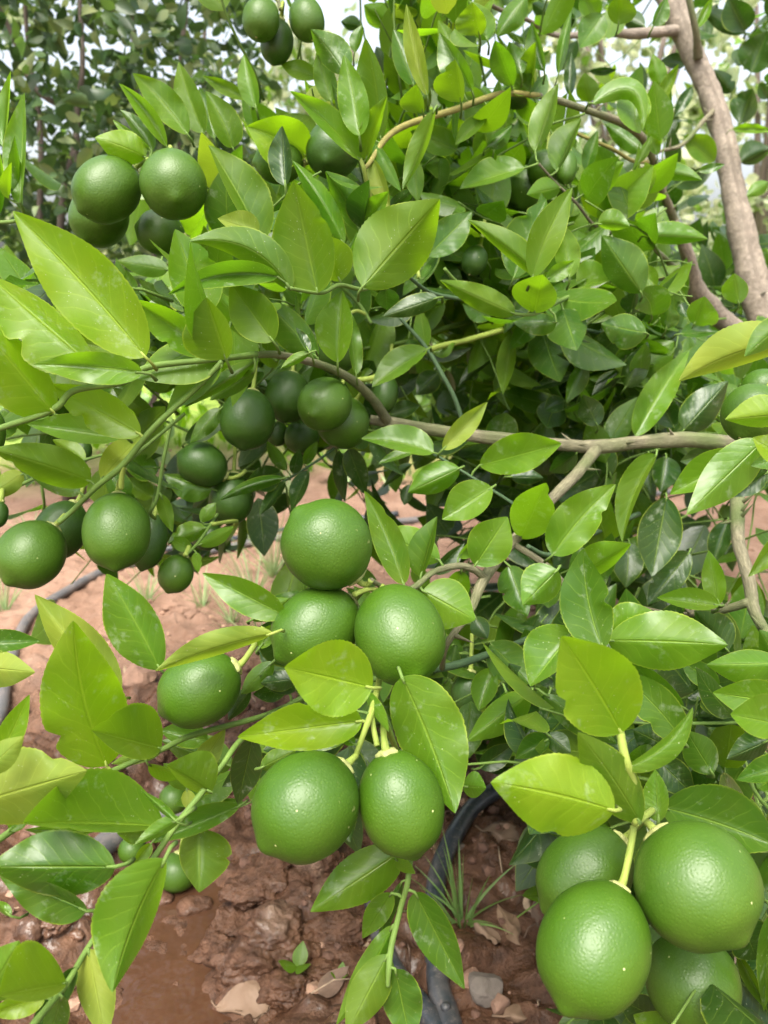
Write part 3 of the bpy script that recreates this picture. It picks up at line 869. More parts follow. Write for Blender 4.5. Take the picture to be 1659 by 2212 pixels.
LIMES = [
 # cx cy width length stemdir(deg, 90=up) tilt(deg apex towards viewer) depth mat label
 (231,410,149,156,38,25,.60,'m','larger left lime of the upper left pair, stem end at its right shoulder'),
 (375,399,144,160,100,62,.59,'m','round lime right of the upper left pair with its blossom nub facing out'),
 (215,467,138,138,60,20,.655,'m','lime half hidden underneath the upper left pair'),
 (346,503,98,112,-15,10,.65,'b','pale small lime lying sideways below the upper left pair'),
 (564,42,84,106,75,20,.66,'m','left lime of the three at the very top edge'),
 (598,92,72,108,80,-5,.69,'d','lowest and darkest lime of the three at the very top edge'),
 (663,43,76,110,105,5,.67,'m','right lime of the three at the very top edge'),
 (720,323,122,130,60,60,.68,'d','dark lime behind upright leaves in the upper middle with nub facing out'),
 (602,350,98,118,0,15,.68,'b','pale lime lying behind a dark folded leaf in the upper middle'),
 (1176,365,76,88,80,20,.86,'b','light green lime behind drooping leaves right of the upper centre'),
 (1224,362,46,88,85,10,.84,'b','narrow light green lime close beside another lime right of the upper centre'),
 (1142,412,104,100,60,30,.90,'m','shaded lime tucked below two light limes right of the upper centre'),
 (1116,205,62,62,30,50,.80,'d','small round shaded lime under the ochre arching branch'),
 (702,873,116,121,40,58,.66,'m','foremost lime of the dark cluster under the bent branch, nub facing left'),
 (741,913,114,116,60,25,.70,'m','lime behind and below right of the foremost one under the bent branch'),
 (622,858,102,116,80,20,.73,'d','dark lime at the back left of the cluster under the bent branch'),
 (535,907,121,134,80,15,.67,'d','large dark lime hanging at the left end of the bent branch cluster'),
 (652,944,76,66,80,20,.78,'d','deeply shaded lime at the bottom of the bent branch cluster'),
 (600,938,46,60,80,20,.80,'d','nearly hidden lime between two dark limes of the bent branch cluster'),
 (437,1004,96,113,-25,15,.68,'d','bluish dark lime lying sideways below the bent branch cluster'),
 (500,1077,97,115,85,20,.70,'d','dark lime with a narrow leaf across it, left of the centre'),
 (67,1198,146,162,50,30,.57,'m','big lime at the left edge with a pale stem at its upper right'),
 (252,1148,150,174,88,22,.56,'m','big lime hanging straight down from the green twig at left'),
 (132,1145,116,146,60,15,.63,'d','lime behind and between two big limes at left'),
 (322,1170,80,128,75,10,.62,'d','lime peeping out right of the big hanging lime at left'),
 (380,1240,76,88,65,10,.62,'m','small lime dangling alone above the red soil at left'),
 (450,1160,56,70,20,10,.70,'d','small shaded lime under leaves beside the lone dangling lime'),
 (-4,1112,46,60,80,10,.58,'d','sliver of a dark lime cut by the left edge, lower of two'),
 (-26,940,80,120,80,10,.52,'m','sliver of a dark lime cut by the left edge, upper of two'),
 (178,975,44,52,80,10,.66,'d','tiny dark lime showing behind pale leaves at left'),
 (706,1176,195,202,-48,12,.463,'b','topmost lime of the central three, stem end pointing lower right'),
 (682,1358,172,208,38,22,.466,'b','left lime of the central three, partly covered by a yellow green leaf'),
 (863,1370,194,222,110,38,.452,'b','right lime of the central three with a pale scar above its nub'),
 (660,1741,226,254,45,25,.40,'b','left lime of the lower central pair, broad and bright green'),
 (866,1737,184,243,105,8,.41,'b','right lime of the lower central pair, egg shaped and hanging upright'),
 (430,1488,158,196,32,10,.47,'b','lime lying sideways under a pale folded leaf, left of the centre'),
 (1012,1500,76,100,85,10,.66,'d','small shaded lime deep in the leaves right of the central limes'),
 (1262,1890,204,232,42,10,.42,'m','back left lime of the lower right cluster with a pale toothed calyx'),
 (1282,2047,256,298,66,28,.365,'b','foremost lime of the lower right cluster, largest in the view'),
 (1505,1912,262,290,128,32,.375,'m','right lime of the lower right cluster with its nub at lower right'),
 (1495,2120,206,236,95,20,.43,'m','lime hanging underneath and behind the others of the lower right cluster'),
 (1628,895,140,126,60,20,.48,'m','lime behind bright yellow leaves at the right edge'),
 (1648,842,96,96,60,20,.52,'b','pale lime above another lime at the right edge'),
 (382,1884,88,92,80,10,.88,'m','lime resting on the wet mud behind a hanging leaf'),
 (286,1836,60,66,70,10,.90,'m','small lime near the grey pipe behind leaves at lower left'),
 (376,1726,66,56,80,20,.82,'m','small bluish lime behind the green stem at lower left'),
 (832,852,56,90,80,10,.76,'d','elongated dark lime in the shade right of the bent branch'),
 (725,757,98,108,80,10,.70,'d','dark lime behind a large leaf above the bent branch'),
 (1025,563,56,76,70,15,.78,'d','small dark lime among the leaves near the centre top'),
]

# region: x0 x1 y0 y1 d0 d1 count weights(Y L G D P U) keep
REG = [
 (640, 1060, 100, 420, .74, .95, 46, (2, 6, 2, 0, 4, 5)),
 (380, 640, 180, 420, .72, .9, 14, (2, 6, 2, 0, 3, 4)),
 (820, 1320, 200, 520, .82, 1.25, 80, (0, 6, 4, 1, 1, 4)),
 (560, 900, 330, 700, .78, 1.1, 34, (0, 5, 4, 1, 1, 3)),
 (850, 1450, 430, 760, .85, 1.35, 100, (0, 6, 6, 1, 0, 3)),
 (1100, 1680, 650, 1000, .95, 1.5, 110, (0, 2, 7, 4, 0, 2)),
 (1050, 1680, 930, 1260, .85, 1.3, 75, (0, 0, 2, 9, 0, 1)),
 (950, 1560, 1260, 1660, .72, 1.0, 75, (0, 2, 5, 4, 0, 1)),
 (1380, 1720, -80, 560, 1.35, 1.8, 30, (0, 1, 2, 8, 0, 1)),
 (1020, 1420, -80, 60, 1.0, 1.5, 20, (0, 2, 3, 4, 0, 2)),
 (760, 1060, -80, 150, .95, 1.3, 18, (0, 3, 3, 3, 1, 2)),
 (1500, 1760, 560, 760, 1.3, 1.7, 26, (0, 1, 3, 6, 0, 1)),
 (380, 620, 240, 480, .85, 1.1, 12, (0, 3, 3, 1, 1, 3)),
 (100, 640, 560, 800, .62, .85, 26, (0, 3, 4, 3, 0, 3)),
 (0, 500, 880, 1080, .66, .85, 14, (0, 4, 3, 1, 1, 2)),
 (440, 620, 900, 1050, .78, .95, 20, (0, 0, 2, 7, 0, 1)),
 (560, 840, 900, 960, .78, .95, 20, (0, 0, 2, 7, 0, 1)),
 (1450, 1720, 1560, 2230, .50, .75, 60, (0, 0, 3, 6, 0, 1)),
 (480, 820, 1440, 1580, .62, .72, 14, (0, 1, 4, 4, 0, 1)),
]
for ri, (x0, x1, y0, y1, da, db, cnt, wts) in enumerate(REG):
    rs = random.Random(ri * 7 + 3)
    for k in range(cnt):
        d = rs.uniform(da, db); s0 = P(rs.uniform(x0, x1), rs.uniform(y0, y1), d)
        dr = (rvec(rs) + Vector((-.5, -.2, .05))).normalized() if ri > 1 else (rvec(rs) * .5 + Vector((-.15, -.2, .9))).normalized()
        if s0.z < .12: continue
        spray(FOL, s0, dr, rs.randint(5, 8), rs.uniform(.055, .082), rs, wts, keep=.03)
# crown that continues beyond the frame, right of and above the camera
rs = random.Random(99)
for k in range(110):
    s0 = Vector((rs.uniform(.75, 1.9), rs.uniform(.7, 1.9), rs.uniform(.25, 1.6)))
    spray(FOL, s0, (rvec(rs)).normalized(), 6, .06, rs, (0, 2, 4, 5, 0, 1))
fo = FOL.build('foliage', LMATS + [M_TWIG], tree); fo['kind'] = 'stuff'

# ------------------------------------------------------------------ limes
def lime_body(Wd, Ln, rs):
    V = []; F = []; nt_, ns = 30, 40
    a1, a2 = rs.uniform(0, 9), rs.uniform(0, 9)
    for i in range(nt_ + 1):
        th = pi * i / nt_
        r = (sin(th) ** .96 if 0 < i < nt_ else 0) * Wd / 2
        z = cos(th) * Ln / 2
        e = pi - th
        z -= .045 * Ln * exp(-(e / .20) ** 2) - .02 * Ln * exp(-(e / .5) ** 2)
        r *= 1 - .10 * exp(-((e - .38) / .22) ** 2)
        z -= .035 * Ln * exp(-(th / .16) ** 2)
        r *= 1 - .05 * exp(-((th - .5) / .3) ** 2)
        if i in (0, nt_): V.append((0, 0, z)); continue
        for k in range(ns):
            p = 2 * pi * k / ns; q = Vector((cos(p) * sin(th), sin(p) * sin(th), cos(th)))
            m = 1 + .028 * noise.noise(q * 1.3 + Vector((a1, a2, 0))) + .008 * noise.noise(q * 4 + Vector((a2, a1, 0))) + .02 * exp(-(th / .55) ** 2) * sin(5 * p + a1)
            V.append((r * cos(p) * m, r * sin(p) * m, z * (1 + .01 * noise.noise(q * 2 + Vector((a1, 0, a2))))))
    for k in range(ns): F.append((0, 1 + k, 1 + (k + 1) % ns))
    for i in range(nt_ - 2):
        for k in range(ns):
            a = 1 + i * ns + k; b = 1 + i * ns + (k + 1) % ns
            F.append((a, a + ns, b + ns, b))
    last = len(V) - 1; o = 1 + (nt_ - 2) * ns
    for k in range(ns): F.append((last, o + (k + 1) % ns, o + k))
    return V, F
M_NUB = plain('blossom_scar', (.40, .33, .16), .7, .3, 300)
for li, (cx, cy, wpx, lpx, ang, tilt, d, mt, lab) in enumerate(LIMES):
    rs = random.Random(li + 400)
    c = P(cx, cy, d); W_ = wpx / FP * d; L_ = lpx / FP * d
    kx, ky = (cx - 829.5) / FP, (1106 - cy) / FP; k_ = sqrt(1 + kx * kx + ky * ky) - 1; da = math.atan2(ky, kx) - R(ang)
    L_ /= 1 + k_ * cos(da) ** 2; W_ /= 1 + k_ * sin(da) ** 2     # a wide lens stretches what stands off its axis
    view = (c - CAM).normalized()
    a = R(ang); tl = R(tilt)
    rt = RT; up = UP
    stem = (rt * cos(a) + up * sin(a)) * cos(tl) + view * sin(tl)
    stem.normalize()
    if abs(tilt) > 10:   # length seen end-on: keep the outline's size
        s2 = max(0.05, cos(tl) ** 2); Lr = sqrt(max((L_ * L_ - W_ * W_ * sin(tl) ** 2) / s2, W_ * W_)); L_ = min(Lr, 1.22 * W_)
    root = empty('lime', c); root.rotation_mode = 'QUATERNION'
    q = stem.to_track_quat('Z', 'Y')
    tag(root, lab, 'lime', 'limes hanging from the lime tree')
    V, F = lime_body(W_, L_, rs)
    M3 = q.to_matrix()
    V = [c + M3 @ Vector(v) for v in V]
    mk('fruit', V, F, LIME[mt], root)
    # nub and calyx and stalk
    ap = c - stem * (L_ / 2 * 1.012)
    mb = MB(); tube(mb, [ap + stem * .002, ap - stem * .0006], [.0016, .0009], 8)
    mb.build('blossom_end', [M_NUB], root)
    tp = c + stem * (L_ / 2 * .945)
    mb = MB()
    # five toothed calyx disc
    V = []; F = []; e1 = stem.orthogonal().normalized(); e2 = stem.cross(e1); rc = W_ * .09 + .0015
    nn = 20
    for ring, (rr_, hh) in enumerate([(.45, .0032), (.8, .0026), (1.0, .0014), (1.0, .0002)]):
        for k in range(nn):
            p = 2 * pi * k / nn; m = 1 + (.22 * cos(5 * p) if ring >= 2 else 0)
            V.append(tp + (e1 * cos(p) + e2 * sin(p)) * rc * rr_ * m + stem * hh)
    for r_ in range(3):
        for k in range(nn): F.append((r_ * nn + k, (r_ + 1) * nn + k, (r_ + 1) * nn + (k + 1) % nn, r_ * nn + (k + 1) % nn))
    F.append(tuple(range(nn)))
    mb.add(V, F); mb.build('calyx', [M_CAL], root)
    sx, sy, sdp = proj(tp)
    s = nearest(sx, sy, sdp, 70, .13)
    mb = MB(); p0 = tp; p1 = tp + stem * .006
    if s and (s[3] - tp).length < .06 and (s[3] - tp).normalized().dot(stem) > -.2:
        p3 = s[3]; p2 = (p1 + p3) / 2 + stem * .25 * (p3 - p1).length
    else:
        p3 = tp + stem * .020 + Vector((0, .006, .012)); p2 = (p1 + p3) / 2 + stem * .002
    cc = catmull([tuple(p0), tuple(p1), tuple(p2), tuple(p3)], 4)
    tube(mb, [Vector(x) for x in cc], [.0028 - .0010 * min(1, i / 5) for i in range(len(cc))], 10, lump=.1)
    mb.build('stalk', [M_TWIY], root)

# ------------------------------------------------------------------ ground
PUD = [G(390, 1990), G(470, 2120), G(300, 2180), G(330, 1915)]
WET0 = G(500, 2050)
def smooth(a, b, x):
    t = max(0, min(1, (x - a) / (b - a))); return t * t * (3 - 2 * t)
def pud(x, y):
    n = .03 * noise.noise(Vector((x * 9, y * 9, 3)))
    m = 0
    for p, r in zip(PUD, (.105, .085, .07, .075)):
        m = max(m, 1 - smooth(r * .55, r * 1.15, math.hypot((x - p.x) * .9, y - p.y) + n))
    return m
def clod(x, y, sc, seed):
    # rounded lumps with creases between them
    d = noise.voronoi(Vector((x * sc + .35 * noise.noise(Vector((x * 14, y * 14, seed))), y * sc + .35 * noise.noise(Vector((y * 14, x * 14, seed + 4))), seed)))[0]
    return min(1.0, (d[1] - d[0]) * 1.6)
def H(x, y, fine=True):
    r = math.hypot(x - WET0.x, (y - WET0.y))
    near = 1 - smooth(.9, 2.0, y)
    z = .018 * noise.noise(Vector((x * 1.3, y * 1.3, 0))) + .010 * noise.noise(Vector((x * 4.1, y * 4.1, 5)))
    if y < 6:
        big = clod(x, y, 9, 1.5); md = clod(x, y, 22, 7.5); sm = clod(x, y, 60, 3.1)
        a = (.026 + .030 * max(0, noise.noise(Vector((x * 3, y * 3, 9)))))
        z += near * (a * big + (.014 * md + .0050 * sm)) + (1 - near) * (.007 * md + .003 * sm) * (1 - smooth(3, 6, y))
        z += .006 * noise.fractal(Vector((x * 40, y * 40, 0)), 1.0, 2.1, 3) * (.4 + .6 * near)
        # the pale block of dried mud beside the puddle
        b = G(650, 1930); z += .030 * (1 - smooth(.04, .10, math.hypot(x - b.x, (y - b.y) * 1.2) + .02 * noise.noise(Vector((x * 30, y * 30, 2)))))
        b = G(600, 2100); z += .016 * (1 - smooth(.03, .07, math.hypot(x - b.x, (y - b.y)) + .015 * noise.noise(Vector((x * 30, y * 30, 8)))))
        m = pud(x, y)
        z = z * (1 - .38 * m) - .013 * m
    return z - .012
def axis(lo, hi, c0, c1, step, grow):
    xs = [c0]
    while xs[-1] < c1: xs.append(xs[-1] + step)
    s = step
    while xs[-1] < hi: s *= grow; xs.append(xs[-1] + s)
    s = step; l = [c0]
    while l[-1] > lo: s *= grow; l.append(l[-1] - s)
    return sorted(l[1:]) + xs
XS = axis(-400, 400, -.75, .75, .0052, 1.045); YS = axis(-60, 900, .42, 1.75, .0052, 1.032)
V = [(x, y, H(x, y)) for y in YS for x in XS]; nx = len(XS)
F = [(j * nx + i, j * nx + i + 1, (j + 1) * nx + i + 1, (j + 1) * nx + i) for j in range(len(YS) - 1) for i in range(nx - 1)]
m, nt, b = newmat('red_soil'); h = N(nt); co = h.co()
sep = h.n('SeparateXYZ'); nt.links.new(co, sep.inputs[0])
n1 = h.noise(co, 7, 6, .6); n2 = h.noise(co, 70, 6, .65); n3 = h.noise(co, 1.1, 4)
dry = h.mix(h.rng(n1, .35, .65), (.165, .094, .062, 1), (.27, .170, .120, 1))
dry = h.mix(h.rng(n2, .45, .75, 0, .45), dry, (.17, .085, .05, 1))
wetc = h.mix(h.rng(n2, .35, .65), (.044, .020, .010, 1), (.112, .055, .031, 1))
wetc = h.mix(h.rng(h.noise(co, 16, 4), .55, .70, 0, .6), wetc, (.17, .085, .048, 1))
vd = h.n('VectorMath', operation='DISTANCE'); nt.links.new(co, vd.inputs[0]); vd.inputs[1].default_value = (WET0.x + .05, WET0.y - .1, 0)
wd = h.math('ADD', vd.outputs['Value'], h.math('MULTIPLY', h.math('SUBTRACT', h.noise(co, 5, 4), .5), .35))
wet = h.rng(wd, .62, .95, 1, 0)
# pale dried crusts on top of the clods
crust = h.math('MULTIPLY', h.rng(sep.outputs[2], .026, .046), h.rng(h.noise(co, 24, 4), .48, .62), clamp=True)
wetc = h.mix(crust, wetc, (.25, .165, .115, 1))
soil = h.mix(wet, dry, wetc)
far = h.rng(h.math('ADD', sep.outputs[1], h.math('MULTIPLY', n3, 1.5)), 3.2, 4.0)
grass = h.mix(h.noise(co, 9, 5), (.10, .19, .025, 1), (.30, .38, .07, 1))
soil = h.mix(far, soil, grass)
nt.links.new(soil, b.inputs['Base Color'])
gl = h.rng(h.noise(co, 30, 4), .40, .62)
nt.links.new(h.math('SUBTRACT', .92, h.math('MULTIPLY', wet, h.math('ADD', .22, h.math('MULTIPLY', gl, .48)))), b.inputs['Roughness'])
b.inputs['Specular IOR Level'].default_value = .25
nt.links.new(h.math('MULTIPLY', h.rng(wd, .45, .70, 1, 0), h.rng(h.noise(co, 13, 4), .48, .62, 0, .5), clamp=True), b.inputs['Coat Weight']); b.inputs['Coat Roughness'].default_value = .22
nt.links.new(h.bump(h.math('ADD', n2, h.math('MULTIPLY', h.noise(co, 260, 4), .5)), .8, .006), b.inputs['Normal'])
nt.links.new(h.bump(h.noise(co, 45, 3), .8, .006), b.inputs['Coat Normal'])
g = mk('ground', V, F, m); tag(g, kind='structure')

# muddy water lying in the hollow
c0 = G(385, 2060)
m, nt, b = newmat('muddy_water'); h = N(nt); co = h.co()
nt.links.new(h.mix(h.noise(co, 18, 4), (.040, .018, .010, 1), (.085, .040, .021, 1)), b.inputs['Base Color'])
b.inputs['Roughness'].default_value = .05; b.inputs['IOR'].default_value = 1.45
nt.links.new(h.bump(h.noise(co, 22, 3), .6, .008), b.inputs['Normal'])
V = [(c0.x + .34 * cos(2 * pi * k / 64), c0.y + .26 * sin(2 * pi * k / 64), -.0175) for k in range(64)]
o = mk('puddle_water', V, [tuple(range(64))], m, smooth=False); tag(o, kind='structure')

def gp(x, y, r=0.0, off=0.0):
    p = G(x, y, 0); p = G(x, y, H(p.x, p.y)); return Vector((p.x, p.y, H(p.x, p.y) + r + off))
# ------------------------------------------------------------------ irrigation pipes
def rubber(name, col, col2, rough):
    m, nt, b = newmat(name); h = N(nt); co = h.co()
    dn = h.rng(h.noise(co, 26, 6, .7), .45, .68)
    sc = h.rng(h.noise(co, 160, 4, .8), .55, .75, 0, .5)
    nt.links.new(h.mix(sc, h.mix(dn, (*col, 1), (*col2, 1)), (.30, .24, .20, 1)), b.inputs['Base Color'])
    nt.links.new(h.rng(dn, 0, 1, rough, rough + .25), b.inputs['Roughness'])
    nt.links.new(h.bump(h.noise(co, 120, 4), .3, .0008), b.inputs['Normal'])
    return m
M_PIPE = rubber('black_poly_pipe', (.024, .030, .036), (.085, .075, .07), .30)
M_PIPG = rubber('grey_poly_pipe', (.085, .083, .085), (.16, .13, .115), .5)
def pipe(name, pts, rad, mat, label, sink=.25, plug=None):
    ps = []
    for x, y in pts: ps.append(gp(x, y, rad * (1 - sink)))
    cc = [Vector(a) for a in catmull([tuple(p) for p in ps], 10)]
    root = empty(name, cc[0]); tag(root, label, 'pipe')
    mb = MB(); tube(mb, cc, [rad] * len(cc), 20, cap=True); mb.build('pipe_wall', [mat], root)
    if plug is not None:
        for fr in plug:
            i = int(fr * (len(cc) - 2)); t = (cc[i + 1] - cc[i]).normalized()
            n = (CAM - cc[i]); n = (n - t * n.dot(t)).normalized()
            mb = MB(); tube(mb, [cc[i] + n * rad * .8, cc[i] + n * (rad + .0022), cc[i] + n * (rad + .004)], [.0046, .0044, .0026], 14)
            mb.build('dripper', [M_PIPE], root)
    return root
pipe('irrigation_pipe', [(1480, 1612), (1330, 1622), (1200, 1650), (1085, 1712), (1022, 1757), (980, 1815), (951, 1880), (940, 1945), (937, 2030), (948, 2120), (964, 2200), (985, 2290), (1000, 2400)], .0108, M_PIPE, 'thick black drip pipe curving down over the soil beside the hanging twig', .15, (.86,))
pipe('irrigation_pipe', [(790, 1900), (806, 1960), (832, 2055), (862, 2130), (925, 2205), (980, 2290)], .0105, M_PIPE, 'thin bluish black pipe in the mud behind the hanging twig leaves', .35)
pipe('irrigation_pipe', [(-60, 1640), (0, 1555), (16, 1470), (60, 1350), (150, 1283), (235, 1240), (350, 1214), (470, 1192), (600, 1168), (800, 1140), (1100, 1110), (1500, 1060), (1800, 1030)], .0095, M_PIPG, 'grey pipe running across the dry red soil behind the hanging limes', .2)
pipe('irrigation_pipe', [(1800, 1560), (1600, 1578), (1480, 1585), (1300, 1590), (1150, 1600)], .0125, M_PIPE, 'black pipe in shade beneath the leaves right of the branch fork', .1)
pipe('irrigation_pipe', [(330, 1200), (450, 1180), (560, 1160), (700, 1135), (860, 1115)], .009, M_PIPE, 'thin black pipe lying just beyond the grey one', .2)
pipe('irrigation_pipe', [(60, 1905), (150, 1880), (235, 1822), (320, 1785), (450, 1770)], .014, M_PIPG, 'short stretch of grey pipe behind the leaves above the puddle', .1)

# ------------------------------------------------------------------ stones, dry leaves, litter
def rockmesh(c, r, rs, flat=.6, n=2):
    bm = bmesh.new(); bmesh.ops.create_icosphere(bm, subdivisions=n, radius=1)
    sd = Vector((rs.uniform(0, 50), rs.uniform(0, 50), 0))
    planes = [(rvec(rs), rs.uniform(.62, .9)) for _ in range(9)]
    V = []
    for v in bm.verts:
        p = v.co.copy()
        for nn, dd in planes:
            q = p.dot(nn)
            if q > dd: p -= nn * (q - dd)
        p *= 1 + .10 * noise.noise(p * 2 + sd)
        V.append((c.x + p.x * r, c.y + p.y * r * rs.uniform(.98, 1.02), c.z + p.z * r * flat))
    F = [tuple(v.index for v in f.verts) for f in bm.faces]; bm.free(); return V, F
M_ST = plain('stone_pale', (.13, .105, .085), .85, .18, 60, .0015, 180)
M_ST2 = plain('stone_orange', (.21, .12, .08), .85, .25, 50, .0015, 180)
STN = [(1046, 2138, .018, M_ST, 'whitish angular stone right of the black pipe near the bottom'),
       (1016, 2104, .013, M_ST2, 'orange brown stone just above the whitish angular stone'),
       (985, 2060, .009, M_ST2, 'small brown stone touching the right side of the black pipe'),
       (300, 1468, .030, M_ST2, 'rounded clod half buried behind the large yellow green leaf'),
       (990, 1822, .008, M_ST, 'small pale stone right of the bend of the black pipe'),
       (1075, 2165, .012, M_ST2, 'reddish stone right below the whitish angular stone'),
       (690, 1815, .016, M_ST2, 'brown clod under the lower central pair of limes')]
for x, y, r, mt, lab in STN:
    rs = random.Random(int(x * y)); c = gp(x, y, r * .25)
    V, F = rockmesh(c, r, rs, .7, 3); o = mk('stone', V, F, mt, loc=c, smooth=False); tag(o, lab, 'stone', 'loose stones on the soil')
# numberless soil crumbs
mb = MB(); rs = random.Random(5)
def lump(c, r, rs):
    bm = bmesh.new(); bmesh.ops.create_icosphere(bm, subdivisions=5 if r > .018 else 3, radius=1); sd = Vector((rs.uniform(0, 50), rs.uniform(0, 50), 0)); V = []
    pl = [(rvec(rs), rs.uniform(.55, .9)) for _ in range(7)]; ex, ey, ez = rs.uniform(.8, 1.5), rs.uniform(.7, 1.2), rs.uniform(.45, .8)
    for v in bm.verts:
        p = v.co.copy()
        for nn, dd in pl:
            q = p.dot(nn)
            if q > dd: p -= nn * (q - dd) * .85
        p *= 1 + .26 * noise.noise(p * 1.6 + sd) + .17 * noise.noise(p * 3.7 + sd) + .11 * noise.noise(p * 8 + sd) + .05 * noise.noise(p * 18 + sd)
        V.append((c.x + p.x * r * ex, c.y + p.y * r * ey, c.z + p.z * r * ez))
    F = [tuple(v.index for v in f.verts) for f in bm.faces]; bm.free(); return V, F
CL = MB(); LC = [(640, 1925, .036), (600, 2010, .030), (560, 2090, .034), (650, 2060, .025), (500, 1990, .030), (540, 1930, .028), (470, 2050, .022), (690, 1880, .028), (720, 1990, .026), (620, 2150, .020), (420, 1960, .018), (580, 1880, .03), (700, 2100, .022), (120, 1980, .02), (60, 2000, .018), (250, 1990, .02)]
for x, y, r in LC:
    V, F = lump(gp(x, y, r * .12), r, rs); CL.add(V, F)
for k in range(170):
    x, y = rs.uniform(-.5, .7), rs.uniform(.5, 1.5)
    if pud(x, y) > .5 and rs.random() < .5: continue
    r = rs.uniform(.006, .018) if rs.random() < .8 else rs.uniform(.018, .03)
    V, F = lump(Vector((x, y, H(x, y) + r * .05)), r, rs); CL.add(V, F)
M_CR = plain('soil_crumb', (.11, .055, .035), .85, .4, 90, .001, 200)
M_CRD = plain('soil_crumb_dry', (.28, .165, .11), .9, .3, 90, .001, 200)
for k in range(2300):
    if k < 1500: x, y = rs.uniform(-.6, .65), rs.uniform(.5, 1.35)
    else: x, y = rs.uniform(-1.2, 1.4), rs.uniform(1.3, 3.2)
    if pud(x, y) > .3: continue
    r = .0018 + .008 * rs.random() ** 3.5; z = H(x, y)
    V, F = rockmesh(Vector((x, y, z + r * .2)), r, rs, .7, 1)
    mb.add(V, F, None, 1 if (math.hypot(x - WET0.x, y - WET0.y) > .6) else (0 if rs.random() < .8 else 1))
o = mb.build('soil_crumbs', [M_CR, M_CRD], smooth=False); tag(o, 'loose crumbs of reddish soil scattered over the ground', 'soil crumbs', kind='stuff')
o = CL.build('soil_clods', [bpy.data.materials['red_soil']]); tag(o, 'rounded wet clods of reddish brown soil around the puddle', 'soil clods', kind='stuff')
# straw and leaf litter
mb = MB(); M_STR = plain('straw', (.28, .20, .13), .8, .3, 200); M_STR2 = plain('litter_dark', (.12, .075, .05), .85, .4, 100)
for k in range(420):
    x, y = rs.uniform(-.45, .65), rs.uniform(.5, 1.6)
    if x < .05 and rs.random() < .55: continue
    if pud(x, y) > .2: continue
    a = rs.uniform(0, pi); l = rs.uniform(.008, .045); z0 = H(x, y); p = Vector((x, y, z0 + .002)); q = Vector((x + cos(a) * l, y + sin(a) * l, 0)); q.z = H(q.x, q.y) + .002 + rs.uniform(0, .008)
    mm = (p + q) / 2 + Vector((0, 0, .003)) + rvec(rs) * .003
    if rs.random() < .75: tube(mb, [p, mm, q], [.0007, .0008, .0005], 5, rs.choice([0, 0, 1]))
    else: free_leaf(mb, p, (q - p).normalized(), ((q - p).normalized().cross(Vector((0, 0, 1)) + rvec(rs) * .6)).normalized(), l * .9, l * .25, rs.choice([0, 1]), 6, .4, .5)
o = mb.build('litter', [M_STR, M_STR2]); tag(o, 'bits of straw and crumbled dead leaf on the damp soil', 'litter', kind='stuff')
# fallen dry leaves
m, nt, b = newmat('dead_leaf'); h = N(nt); co = h.co()
oi = h.n('ObjectInfo')
cc_ = h.mix(h.noise(co, 35, 5), (.12, .065, .035, 1), (.22, .14, .08, 1))
nt.links.new(h.mix(h.math('MULTIPLY', oi.outputs['Random'], .5), cc_, (.18, .12, .085, 1)), b.inputs['Base Color']); b.inputs['Roughness'].default_value = .7
nt.links.new(h.bump(h.noise(co, 140, 4), .5, .001), b.inputs['Normal']); M_DEAD = m
DRY = [(545, 2215, 605, 2120, .40, 'tan fallen leaf standing on edge in the mud at the bottom'),
       (1075, 1960, 1118, 2030, .26, 'long curled pale leaf left of the lower right limes'),
       (1040, 1788, 1105, 1822, .28, 'curled cream leaf near the grass tuft, left of the lower right limes'),
       (1018, 1985, 1060, 2045, .30, 'grey brown rolled leaf below the grass tuft'),
       (925, 1830, 952, 1855, .4, 'small pinkish curled leaf behind the black pipe'),
       (475, 2185, 560, 2205, .30, 'pale wrinkled leaf flat on the mud left of the tan one'),
       (1075, 2205, 1130, 2215, .34, 'cream curled leaf at the bottom right of the black pipe'),
       (600, 1870, 560, 1860, .3, 'small grey leaf on the clods under the left lime of the lower pair')]
for i, (x0, y0, x1, y1, wf, lab) in enumerate(DRY):
    rs = random.Random(i + 70); a = gp(x0, y0, .004); b_ = gp(x1, y1, .012); d = b_ - a; L = d.length; d.normalize()
    sd_ = d.cross(Vector((0, -.5, 1)) + rvec(rs) * .3).normalized()
    mb = MB(); free_leaf(mb, a, d, sd_, L, L * wf * .8, 0, 16, -.25, 1.5, 4)
    tube(mb, [a - d * .008, a, a + d * L * .5], [.0009, .0010, .0005], 6)
    vs = []
    for v in mb.V:
        v = Vector(v); v += Vector((noise.noise(v * 60), noise.noise(v * 60 + Vector((9, 0, 0))), noise.noise(v * 60 + Vector((0, 9, 0))))) * .008
        v.z = max(v.z, H(v.x, v.y) + .001); vs.append(tuple(v))
    mb.V = vs
    o = mb.build('dry_leaf', [M_DEAD], loc=a); tag(o, lab, 'dry leaf', 'fallen dry leaves on the soil')

